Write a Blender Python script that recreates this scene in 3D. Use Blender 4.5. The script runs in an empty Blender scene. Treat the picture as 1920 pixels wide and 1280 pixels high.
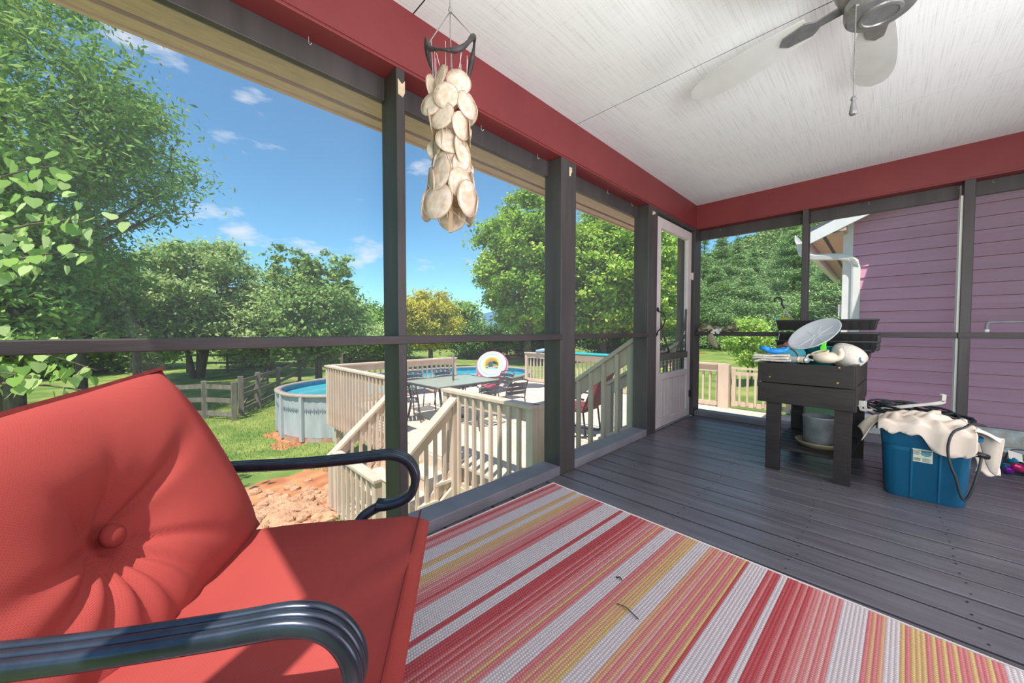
import bpy, math, random
import numpy as np
from math import sin, cos, pi, radians, sqrt, atan2
from mathutils import Vector, Matrix, Euler

random.seed(7)
S = bpy.context.scene
COL = S.collection

# ------------------------------------------------------------------ camera, sky, sun, lamps, exposure
cd = bpy.data.cameras.new('camera'); cam = bpy.data.objects.new('camera', cd); COL.objects.link(cam)
cd.sensor_width = 36.0; cd.lens = 685 / 1920 * 36; cd.clip_start = 0.02; cd.clip_end = 3000
cam.location = (0, 0, 0.95)
cam.rotation_euler = (radians(90 - 1.756), 0, radians(45.29))
S.camera = cam

SUN_DIR = Vector((0.22, -0.42, 1.0)).normalized()
w = bpy.data.worlds.new('sky'); S.world = w; w.use_nodes = True
nt = w.node_tree; nt.nodes.clear()
def WN(t): return nt.nodes.new(t)
wo = WN('ShaderNodeOutputWorld'); bg = WN('ShaderNodeBackground')
sky = WN('ShaderNodeTexSky'); sky.sky_type = 'NISHITA'; sky.sun_disc = False
sky.sun_elevation = math.asin(SUN_DIR.z); sky.sun_rotation = atan2(SUN_DIR.x, SUN_DIR.y)
sky.altitude = 400; sky.air_density = 1.0; sky.dust_density = 0.4; sky.ozone_density = 2.0
tc = WN('ShaderNodeTexCoord'); mp = WN('ShaderNodeMapping'); mp.inputs['Scale'].default_value = (1, 1, 3.0)
nt.links.new(tc.outputs['Generated'], mp.inputs['Vector'])
nz = WN('ShaderNodeTexNoise'); nz.inputs['Scale'].default_value = 4.2; nz.inputs['Detail'].default_value = 8; nz.inputs['Roughness'].default_value = 0.58
nt.links.new(mp.outputs['Vector'], nz.inputs['Vector'])
rp = WN('ShaderNodeValToRGB'); rp.color_ramp.elements[0].position = 0.565; rp.color_ramp.elements[1].position = 0.72
rp.color_ramp.elements[0].color = (0, 0, 0, 1); rp.color_ramp.elements[1].color = (1, 1, 1, 1)
nt.links.new(nz.outputs['Fac'], rp.inputs['Fac'])
tint = WN('ShaderNodeMix'); tint.data_type = 'RGBA'; tint.blend_type = 'MULTIPLY'; tint.inputs[0].default_value = 1.0
tint.inputs[7].default_value = (0.62, 1.0, 1.06, 1)
nt.links.new(sky.outputs[0], tint.inputs[6])
mx = WN('ShaderNodeMix'); mx.data_type = 'RGBA'; mx.inputs[7].default_value = (5.2, 5.3, 5.5, 1)
nt.links.new(rp.outputs['Color'], mx.inputs[0]); nt.links.new(tint.outputs[2], mx.inputs[6])
nt.links.new(mx.outputs[2], bg.inputs['Color']); bg.inputs['Strength'].default_value = 0.125
nt.links.new(bg.outputs[0], wo.inputs['Surface'])

sd = bpy.data.lights.new('sun', 'SUN'); sd.energy = 4.6; sd.angle = radians(0.6); sd.color = (1.0, 0.95, 0.87)
so = bpy.data.objects.new('sun', sd); COL.objects.link(so); so.rotation_euler = SUN_DIR.to_track_quat('Z', 'Y').to_euler()
def area(name, loc, target, sx, sy, e, colr=(0.97, 0.985, 1.0)):
    ld = bpy.data.lights.new(name, 'AREA'); ld.shape = 'RECTANGLE'; ld.size = sx; ld.size_y = sy; ld.energy = e; ld.color = colr
    lo = bpy.data.objects.new(name, ld); COL.objects.link(lo); lo.location = loc
    lo.rotation_euler = (Vector(target) - Vector(loc)).to_track_quat('-Z', 'Y').to_euler()
area('side_fill_light', (1.34, 2.3, 1.1), (-1.0, 2.5, 1.25), 2.2, 1.7, 34)  # added fill lamp on the house side; no glass door stands here
area('upward_fill_light', (0.5, 0.2, 1.1), (0.2, 1.0, 2.3), 0.7, 0.7, 40)  # added fill lamp aimed at the ceiling to brighten the porch
S.view_settings.view_transform = 'Standard'; S.view_settings.look = 'None'
S.view_settings.gamma = 1.0; S.view_settings.use_curve_mapping = False
S.view_settings.exposure = 0.68
S.cycles.use_denoising = True
S.cycles.max_bounces = 8; S.cycles.transparent_max_bounces = 12

# ------------------------------------------------------------------ materials
def lin(c):
    if isinstance(c, str):
        c = [int(c[i:i + 2], 16) for i in (0, 2, 4)]
    o = []
    for v in c:
        v /= 255.0
        o.append(v / 12.92 if v <= 0.04045 else ((v + 0.055) / 1.055) ** 2.4)
    return (o[0], o[1], o[2], 1)
MATS = {}
def mat(name, c1, c2=None, scale=8, stretch=(1, 1, 1), rough=0.6, metal=0, bump=0.0, bscale=None, bstretch=None, spec=0.5,
        rnd=0.0, lo=0.35, hi=0.65, coat=0, trans=0, coord='Object', alpha=1, ior=1.45, detail=5):
    m = bpy.data.materials.new(name); m.use_nodes = True; t = m.node_tree; N = t.nodes; L = t.links
    b = N['Principled BSDF']; MATS[name] = m
    b.inputs['Roughness'].default_value = rough; b.inputs['Metallic'].default_value = metal
    b.inputs['Specular IOR Level'].default_value = spec; b.inputs['Coat Weight'].default_value = coat
    b.inputs['Transmission Weight'].default_value = trans; b.inputs['Alpha'].default_value = alpha; b.inputs['IOR'].default_value = ior
    tc = N.new('ShaderNodeTexCoord'); oi = N.new('ShaderNodeObjectInfo')
    ad = N.new('ShaderNodeVectorMath'); ad.operation = 'ADD'
    sc = N.new('ShaderNodeVectorMath'); sc.operation = 'SCALE'; sc.inputs['Scale'].default_value = 37.0
    cb = N.new('ShaderNodeCombineXYZ')
    for i in range(3): L.new(oi.outputs['Random'], cb.inputs[i])
    L.new(cb.outputs[0], sc.inputs[0]); L.new(tc.outputs[coord], ad.inputs[0]); L.new(sc.outputs[0], ad.inputs[1])
    base = None
    if c2 is not None:
        mp = N.new('ShaderNodeMapping'); mp.inputs['Scale'].default_value = stretch; L.new(ad.outputs[0], mp.inputs['Vector'])
        nz = N.new('ShaderNodeTexNoise'); nz.inputs['Scale'].default_value = scale; nz.inputs['Detail'].default_value = detail
        L.new(mp.outputs[0], nz.inputs['Vector'])
        rp = N.new('ShaderNodeValToRGB'); e = rp.color_ramp.elements
        e[0].position = lo; e[1].position = hi; e[0].color = lin(c1); e[1].color = lin(c2)
        L.new(nz.outputs['Fac'], rp.inputs['Fac']); base = rp.outputs['Color']
    else:
        rgb = N.new('ShaderNodeRGB'); rgb.outputs[0].default_value = lin(c1); base = rgb.outputs[0]
    if rnd:
        hs = N.new('ShaderNodeHueSaturation'); mr = N.new('ShaderNodeMapRange')
        mr.inputs['To Min'].default_value = 1 - rnd; mr.inputs['To Max'].default_value = 1 + rnd
        L.new(oi.outputs['Random'], mr.inputs['Value']); L.new(mr.outputs[0], hs.inputs['Value']); L.new(base, hs.inputs['Color']); base = hs.outputs[0]
    L.new(base, b.inputs['Base Color'])
    if bump:
        mp2 = N.new('ShaderNodeMapping'); mp2.inputs['Scale'].default_value = bstretch or stretch; L.new(ad.outputs[0], mp2.inputs['Vector'])
        n2 = N.new('ShaderNodeTexNoise'); n2.inputs['Scale'].default_value = bscale or scale * 3; n2.inputs['Detail'].default_value = 6
        L.new(mp2.outputs[0], n2.inputs['Vector'])
        bp = N.new('ShaderNodeBump'); bp.inputs['Strength'].default_value = bump; bp.inputs['Distance'].default_value = 0.01
        L.new(n2.outputs['Fac'], bp.inputs['Height']); L.new(bp.outputs[0], b.inputs['Normal'])
    return m

def leafmat(name, c1, c2, c3, tr=0.35):
    m = bpy.data.materials.new(name); m.use_nodes = True; t = m.node_tree; N = t.nodes; L = t.links
    N.remove(N['Principled BSDF'])
    at = N.new('ShaderNodeAttribute'); at.attribute_name = 'rnd'
    rp = N.new('ShaderNodeValToRGB'); e = rp.color_ramp.elements
    e[0].position = 0.0; e[0].color = lin(c1); e[1].position = 1.0; e[1].color = lin(c3); k = e.new(0.5); k.color = lin(c2)
    L.new(at.outputs['Fac'], rp.inputs['Fac'])
    d = N.new('ShaderNodeBsdfDiffuse'); tl = N.new('ShaderNodeBsdfTranslucent'); ms = N.new('ShaderNodeMixShader')
    ms.inputs[0].default_value = tr
    L.new(rp.outputs[0], d.inputs['Color']); L.new(rp.outputs[0], tl.inputs['Color'])
    L.new(d.outputs[0], ms.inputs[1]); L.new(tl.outputs[0], ms.inputs[2])
    L.new(ms.outputs[0], N['Material Output'].inputs['Surface'])
    return m

M = {}
M['red'] = mat('beam_paint', '742d30', '7c3233', 3, rough=0.5, bump=0.05, bscale=120)
M['dark'] = mat('dark_stain', '3b3838', '474343', 14, (1, 1, 0.12), rough=0.5, bump=0.12, bscale=90, bstretch=(1, 1, 0.06))
M['darkrail'] = mat('dark_stain_rail', '352f31', '423b3c', 14, (0.2, 0.2, 1), rough=0.5, bump=0.12, bscale=70, bstretch=(0.1, 0.1, 1))
M['bare'] = mat('bare_wood', 'd9c9ae', 'c7b596', 30, rough=0.8)
M['sill'] = mat('sill_paint', '62636b', '77787f', 10, (0.3, 0.3, 1), rough=0.45, bump=0.15, bscale=60, bstretch=(0.3, 0.1, 1))
M['plank'] = mat('floor_stain', '545257', '66656c', 9, (0.25, 2.2, 1), rough=0.33, bump=0.25, bscale=40, bstretch=(0.06, 1.6, 1), rnd=0.10, spec=0.6)
M['under'] = mat('under_floor', '0d0c0b', rough=0.9)
M['nail'] = mat('nail_head', '3c3a3a', rough=0.4, metal=0.6)
def ceilmat():
    m = mat('ceiling_paint', 'e4e4e2', 'd9d9d7', 5, rough=0.75, bump=0.0)
    t = m.node_tree; N = t.nodes; L = t.links; b = N['Principled BSDF']
    tc = N.new('ShaderNodeTexCoord'); prev = None; facs = []
    for st in ((85, 1.4, 1), (2.5, 60, 1)):
        mp = N.new('ShaderNodeMapping'); mp.inputs['Scale'].default_value = st
        nz = N.new('ShaderNodeTexNoise'); nz.inputs['Scale'].default_value = 2.2; nz.inputs['Detail'].default_value = 7; nz.inputs['Roughness'].default_value = 0.65
        L.new(tc.outputs['Object'], mp.inputs['Vector']); L.new(mp.outputs[0], nz.inputs['Vector']); facs.append(nz.outputs['Fac'])
    mm = N.new('ShaderNodeMath'); mm.operation = 'ADD'; f1 = N.new('ShaderNodeMapRange'); f1.inputs['To Min'].default_value = .34; f1.inputs['To Max'].default_value = .66; L.new(facs[1], f1.inputs[0]); L.new(facs[0], mm.inputs[0]); L.new(f1.outputs[0], mm.inputs[1])
    rp = N.new('ShaderNodeValToRGB'); e = rp.color_ramp.elements; e[0].position = 0.38; e[1].position = 0.50
    md = N.new('ShaderNodeMath'); md.operation = 'MULTIPLY'; md.inputs[1].default_value = 0.5; L.new(mm.outputs[0], md.inputs[0])
    e[0].color = lin('c3c5c5'); e[1].color = lin('e1e3e3'); L.new(md.outputs[0], rp.inputs['Fac'])
    L.new(rp.outputs['Color'], b.inputs['Base Color'])
    bp = N.new('ShaderNodeBump'); bp.inputs['Strength'].default_value = 0.14; bp.inputs['Distance'].default_value = 0.004
    L.new(mm.outputs[0], bp.inputs['Height']); L.new(bp.outputs[0], b.inputs['Normal'])
    return m
M['ceil'] = ceilmat()
M['soffit'] = mat('soffit_paint', 'd2b295', 'c4a388', 60, (1, 0.15, 1), rough=0.8, bump=0.3, bscale=90, bstretch=(1, 0.1, 1))
M['groove'] = mat('soffit_groove', '2c2a24', rough=0.9)
M['cream'] = mat('door_cream', 'cfc6c4', 'c4bab9', 6, rough=0.5, rnd=0.02)
M['black'] = mat('black_metal', '1b1b1d', '242426', 20, rough=0.4, metal=0.2)
M['ironpaint'] = mat('door_dark_trim', '4c4c48', '57574f', 12, rough=0.5)
M['beige'] = mat('deck_beige', 'c9b09b', 'd5bfaa', 7, (1, 1, 0.3), rough=0.7, bump=0.1, bscale=50, rnd=0.05)
M['deckplank'] = mat('deck_plank_beige', 'cdb9a6', 'dccbba', 5, (0.2, 2, 1), rough=0.65, bump=0.12, bscale=40, bstretch=(0.1, 1.5, 1), rnd=0.06)
M['greywood'] = mat('weathered_grey_wood', '6a6258', '857a6c', 9, (1, 1, 0.3), rough=0.85, bump=0.3, bscale=40, rnd=0.08)
M['stairshade'] = mat('stair_rail_shaded', 'a39c86', 'b0a892', 7, (1, 1, 0.3), rough=0.7, bump=0.1, bscale=50, rnd=0.05)  # beige rail darkened and greyed in its colour to stand for shade
M['purple'] = mat('purple_siding', 'c98aa4', 'd396b0', 5, (0.2, 1, 2.5), rough=0.6, bump=0.35, bscale=14, bstretch=(0.25, 1, 3.0), rnd=0.03)
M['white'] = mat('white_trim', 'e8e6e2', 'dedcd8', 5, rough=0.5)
M['stone'] = mat('pale_stone', 'f0e9e4', 'd2c2b8', 9, rough=0.9, bump=0.6, bscale=18, rnd=0.08)
M['shingle'] = mat('roof_shingle', '4a4a52', '5f5f68', 30, rough=0.9, bump=0.4)
M['grass'] = mat('lawn', '5e7a2e', '8f9a4c', 0.9, rough=0.95, bump=0.6, bscale=25, lo=0.38, hi=0.66)
M['grass2'] = leafmat('grass_blade', '4f7428', '7d9440', 'b0ab62', 0.3)
M['dirt'] = mat('red_soil', 'a8623c', 'c08a5c', 3, rough=0.95, bump=0.5, bscale=30)
M['rock'] = mat('orange_rock', 'b07d57', 'c9a382', 7, rough=0.9, bump=0.4, bscale=25, rnd=0.16)
M['hill'] = mat('hillside', '3f5f2c', '7c9446', 0.10, rough=1, bump=1.0, bscale=0.5, lo=0.4, hi=0.62)
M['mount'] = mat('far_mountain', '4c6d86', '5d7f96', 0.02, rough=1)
M['bark'] = mat('tree_bark', '54473a', '76685a', 9, (1, 1, 0.25), rough=0.95, bump=0.6, bscale=25)
M['pool_wall'] = mat('pool_wall_grey', 'b7bcc0', 'a2a5a6', 4, (1, 1, 0.25), rough=0.5, bump=0.05)
M['pool_rust'] = mat('pool_wall_rust', 'b3aca2', 'b06f40', 3, rough=0.8)
M['pool_rim'] = mat('pool_rim', '9c8a80', 'aa9a92', 8, rough=0.5)
M['liner'] = mat('pool_liner', '2b93b8', '3aa9c4', 5, rough=0.5)
M['water'] = mat('pool_water', '3ea9b5', '58bcc2', 4, rough=0.05, bump=0.25, bscale=7, spec=0.6)
M['diamond'] = mat('diamond_print', '7a828c', rough=0.6)
M['alu'] = mat('brown_grey_metal', '5b5652', '6a6460', 20, rough=0.45, metal=0.5)
M['sling'] = mat('chair_slats', '55535a', '63616a', 20, rough=0.5, metal=0.3)
def glassmat():
    m = bpy.data.materials.new('table_glass'); m.use_nodes = True; t = m.node_tree; N = t.nodes; L = t.links; N.remove(N['Principled BSDF'])
    tr = N.new('ShaderNodeBsdfTransparent'); tr.inputs[0].default_value = (0.75, 0.82, 0.76, 1)
    g = N.new('ShaderNodeBsdfPrincipled'); g.inputs['Base Color'].default_value = lin('b9bba8'); g.inputs['Roughness'].default_value = 0.25
    ms = N.new('ShaderNodeMixShader'); ms.inputs[0].default_value = 0.7
    L.new(tr.outputs[0], ms.inputs[1]); L.new(g.outputs[0], ms.inputs[2]); L.new(ms.outputs[0], N['Material Output'].inputs['Surface']); return m
M['tglass'] = glassmat()
def screenmat():
    m = bpy.data.materials.new('insect_screen_weave'); m.use_nodes = True; t = m.node_tree; N = t.nodes; L = t.links; N.remove(N['Principled BSDF'])
    tr = N.new('ShaderNodeBsdfTransparent'); d = N.new('ShaderNodeBsdfDiffuse'); d.inputs[0].default_value = lin('8f9296')
    ms = N.new('ShaderNodeMixShader'); ms.inputs[0].default_value = 0.16       # open area of the weave
    L.new(tr.outputs[0], ms.inputs[1]); L.new(d.outputs[0], ms.inputs[2]); L.new(ms.outputs[0], N['Material Output'].inputs['Surface']); return m
M['screen'] = screenmat()
def capizmat():
    m = mat('capiz_shell', 'ebe1d6', 'd3bda2', 3.5, rough=0.35)
    b = m.node_tree.nodes['Principled BSDF']; N = m.node_tree.nodes; L = m.node_tree.links
    tl = N.new('ShaderNodeBsdfTranslucent'); tl.inputs[0].default_value = lin('eadccb'); ms = N.new('ShaderNodeMixShader'); ms.inputs[0].default_value = 0.45
    L.new(b.outputs[0], ms.inputs[1]); L.new(tl.outputs[0], ms.inputs[2]); L.new(ms.outputs[0], N['Material Output'].inputs['Surface']); return m
M['capiz'] = capizmat()
M['capizrim'] = mat('shell_rim', 'a58f74', rough=0.5)
M['string'] = mat('nylon_string', 'cfcfd2', rough=0.5)
M['cord'] = mat('twisted_cord', '8d8a86', '6f6c6a', 200, rough=0.8)
M['drift'] = mat('blackened_wood', '2a2526', '3c3637', 30, rough=0.6, bump=0.3)
def fabric(name, c1, c2, sc):
    m = mat(name, c1, c2, 3, rough=0.85, spec=0.25)
    t = m.node_tree; N = t.nodes; L = t.links; b = N['Principled BSDF']
    tc = N.new('ShaderNodeTexCoord'); mp = N.new('ShaderNodeMapping'); mp.inputs['Scale'].default_value = (sc, sc, sc); L.new(tc.outputs['UV'], mp.inputs[0])
    bk = N.new('ShaderNodeTexBrick'); bk.inputs['Scale'].default_value = 1.0; bk.inputs['Mortar Size'].default_value = 0.06; bk.inputs['Mortar Smooth'].default_value = 0.7
    bk.inputs['Brick Width'].default_value = 1.4; bk.inputs['Row Height'].default_value = 0.8
    L.new(mp.outputs[0], bk.inputs['Vector'])
    old = b.inputs['Base Color'].links[0].from_socket
    mx = N.new('ShaderNodeMix'); mx.data_type = 'RGBA'; mx.blend_type = 'MULTIPLY'; L.new(old, mx.inputs[6]); mx.inputs[7].default_value = (0.55, 0.42, 0.42, 1)
    ml = N.new('ShaderNodeMath'); ml.operation = 'MULTIPLY'; ml.inputs[1].default_value = 0.6; L.new(bk.outputs['Fac'], ml.inputs[0]); L.new(ml.outputs[0], mx.inputs[0])
    L.new(mx.outputs[2], b.inputs['Base Color'])
    bp = N.new('ShaderNodeBump'); bp.invert = True; bp.inputs['Strength'].default_value = 0.5; bp.inputs['Distance'].default_value = 0.002
    L.new(bk.outputs['Fac'], bp.inputs['Height']); L.new(bp.outputs[0], b.inputs['Normal']); return m
M['cushion'] = fabric('coral_fabric', '953d3a', '9d443f', 310)
M['welt'] = mat('dark_red_welt', '6e2b28', '80332f', 60, rough=0.85)
M['tag'] = mat('white_tag', 'e6e2da', rough=0.7)
M['armmetal'] = mat('blue_black_metal', '343c48', '3f4855', 30, rough=0.27, metal=0.55, spec=0.6)
def rugmat():
    m = bpy.data.materials.new('rug_weave'); m.use_nodes = True; t = m.node_tree; N = t.nodes; L = t.links; b = N['Principled BSDF']
    at = N.new('ShaderNodeAttribute'); at.attribute_name = 'col'; tc = N.new('ShaderNodeTexCoord'); sp = N.new('ShaderNodeSeparateXYZ'); L.new(tc.outputs['Object'], sp.inputs[0])
    def sn(sock, f, ph=None):
        a = N.new('ShaderNodeMath'); a.operation = 'MULTIPLY'; a.inputs[1].default_value = f; L.new(sock, a.inputs[0])
        o = a.outputs[0]
        if ph is not None:
            p = N.new('ShaderNodeMath'); p.operation = 'ADD'; L.new(o, p.inputs[0]); L.new(ph, p.inputs[1]); o = p.outputs[0]
        s = N.new('ShaderNodeMath'); s.operation = 'SINE'; L.new(o, s.inputs[0]); return s.outputs[0]
    fx = 2 * pi / 0.0105
    sx = sn(sp.outputs[0], fx); hf = N.new('ShaderNodeMath'); hf.operation = 'MULTIPLY'; hf.inputs[1].default_value = 1.6
    sg = N.new('ShaderNodeMath'); sg.operation = 'SIGN'; sx2 = sn(sp.outputs[0], fx / 2); L.new(sx2, sg.inputs[0]); L.new(sg.outputs[0], hf.inputs[0])
    sy = sn(sp.outputs[1], 2 * pi / 0.0085, hf.outputs[0])
    ab = N.new('ShaderNodeMath'); ab.operation = 'MULTIPLY'; L.new(sx2, ab.inputs[0]); L.new(sx2, ab.inputs[1])
    ad = N.new('ShaderNodeMath'); ad.operation = 'MULTIPLY_ADD'; ad.inputs[1].default_value = 0.5; ad.inputs[2].default_value = 0.5; L.new(sy, ad.inputs[0])
    hh = N.new('ShaderNodeMath'); hh.operation = 'MULTIPLY'; L.new(ab.outputs[0], hh.inputs[0]); L.new(ad.outputs[0], hh.inputs[1])
    rp = N.new('ShaderNodeValToRGB'); e = rp.color_ramp.elements; e[0].position = 0.0; e[0].color = (0.55, 0.50, 0.50, 1); e[1].position = 0.35; e[1].color = (1, 1, 1, 1)
    L.new(hh.outputs[0], rp.inputs['Fac'])
    mx = N.new('ShaderNodeMix'); mx.data_type = 'RGBA'; mx.blend_type = 'MULTIPLY'; mx.inputs[0].default_value = 0.85
    L.new(at.outputs['Color'], mx.inputs[6]); L.new(rp.outputs['Color'], mx.inputs[7]); L.new(mx.outputs[2], b.inputs['Base Color'])
    b.inputs['Roughness'].default_value = 0.6
    bp = N.new('ShaderNodeBump'); bp.inputs['Strength'].default_value = 0.6; bp.inputs['Distance'].default_value = 0.003; L.new(hh.outputs[0], bp.inputs['Height']); L.new(bp.outputs[0], b.inputs['Normal'])
    return m
M['rug'] = rugmat()
M['binding'] = mat('rug_binding', 'd3cdc8', rough=0.8)
M['planter'] = mat('planter_stain', '231e1c', '2e2825', 10, (0.3, 1, 1), rough=0.55, bump=0.15, bscale=60)
M['brass'] = mat('brass_screw', 'b8954e', rough=0.35, metal=0.8)
M['galv'] = mat('galvanised_steel', 'c3cacc', '9aa3a6', 12, rough=0.35, metal=0.45, bump=0.05)
M['saucer'] = mat('tan_saucer', '8f8366', '7d7258', 20, rough=0.5)
M['tray'] = mat('black_plastic', '121214', '1a1a1c', 15, rough=0.35, spec=0.6)
def clearmat(name, c, f):
    m = bpy.data.materials.new(name); m.use_nodes = True; t = m.node_tree; N = t.nodes; L = t.links; b = N['Principled BSDF']
    b.inputs['Base Color'].default_value = lin(c); b.inputs['Roughness'].default_value = 0.2
    tr = N.new('ShaderNodeBsdfTransparent'); ms = N.new('ShaderNodeMixShader'); ms.inputs[0].default_value = f
    L.new(tr.outputs[0], ms.inputs[1]); L.new(b.outputs[0], ms.inputs[2]); L.new(ms.outputs[0], N['Material Output'].inputs['Surface']); return m
M['clear'] = clearmat('cloudy_clear_plastic', 'eef3f8', 0.58)
M['jar'] = clearmat('jar_glass', 'c9c6bd', 0.45)
M['ceramic'] = mat('cream_ceramic', 'e3d6c0', 'dccdb4', 8, rough=0.25)
M['basket'] = mat('white_weave', 'e0dbd0', 'cfc9bd', 120, rough=0.6, bump=0.25, bscale=220)
M['teal'] = mat('teal_plastic', '1f8088', '268c94', 6, rough=0.4)
M['aqua'] = mat('aqua_canvas', '4fb2c4', '5cbccb', 20, rough=0.7)
M['strap'] = mat('brown_strap', '8d6a4c', '7c5a3e', 30, rough=0.6)
M['pink'] = mat('pink_plastic', 'd8746c', rough=0.5)
M['green'] = mat('lime_plastic', '55d318', rough=0.35)
M['bluep'] = mat('blue_plastic', '1f86d8', '2b93e2', 12, rough=0.35)
M['paper'] = mat('newspaper', 'd6cfc2', '8f8a82', 60, rough=0.85, lo=0.5, hi=0.75)
M['limebox'] = mat('olive_carton', '8f9a2c', '788226', 10, rough=0.6)
M['tub'] = mat('blue_tub', '0f5070', '125877', 4, rough=0.38, rnd=0.0)
M['cloth'] = mat('dusty_white_cloth', 'dcd0c0', 'cfc1b0', 6, rough=0.9, bump=0.1, bscale=200)
M['hose'] = mat('dark_cord', '23282a', '30373a', 20, rough=0.45)
M['galwhite'] = mat('dull_white_metal', 'cfccc6', 'bcb8b0', 20, rough=0.35, metal=0.3)
M['grid'] = mat('grey_mat', '4c4d54', '5a5b63', 30, rough=0.7)
M['label'] = mat('label_paper', 'cfd2b8', 'c6c9b0', 30, rough=0.6)
M['ink'] = mat('label_ink', '56636b', rough=0.7)
M['inkblue'] = mat('label_blue', '3b7f96', '6aa0a4', 60, rough=0.6)
M['fan_w'] = mat('fan_white', 'bdbdbb', 'b3b3b1', 8, rough=0.45)
M['fan_m'] = mat('fan_pewter', '8b8b8b', '7d7d7d', 40, rough=0.35, metal=0.6)
M['camo'] = mat('camouflage_cloth', '6d6850', 'b5ad92', 26, rough=0.9, lo=0.45, hi=0.55, bump=0.3)
M['net'] = clearmat('tan_mesh_cloth', 'b0a585', 0.8)
M['pipe'] = mat('grey_pipe', '8d8f98', '7c7d84', 20, rough=0.5)
M['hibulb'] = [mat('foil_' + n, c, rough=0.15, metal=0.6, coat=0.5) for n, c in (('turquoise', '1fa5c9'), ('blue', '2b8fd0'), ('magenta', 'c02a6e'), ('purple', '8a35b5'), ('green', '4fb32c'), ('silver', 'cdd6da'))]
M['turq'] = mat('turquoise_vinyl', '27b6c0', rough=0.35)
M['paleblue'] = mat('pale_blue_vinyl', '9fc0dc', rough=0.4)

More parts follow.
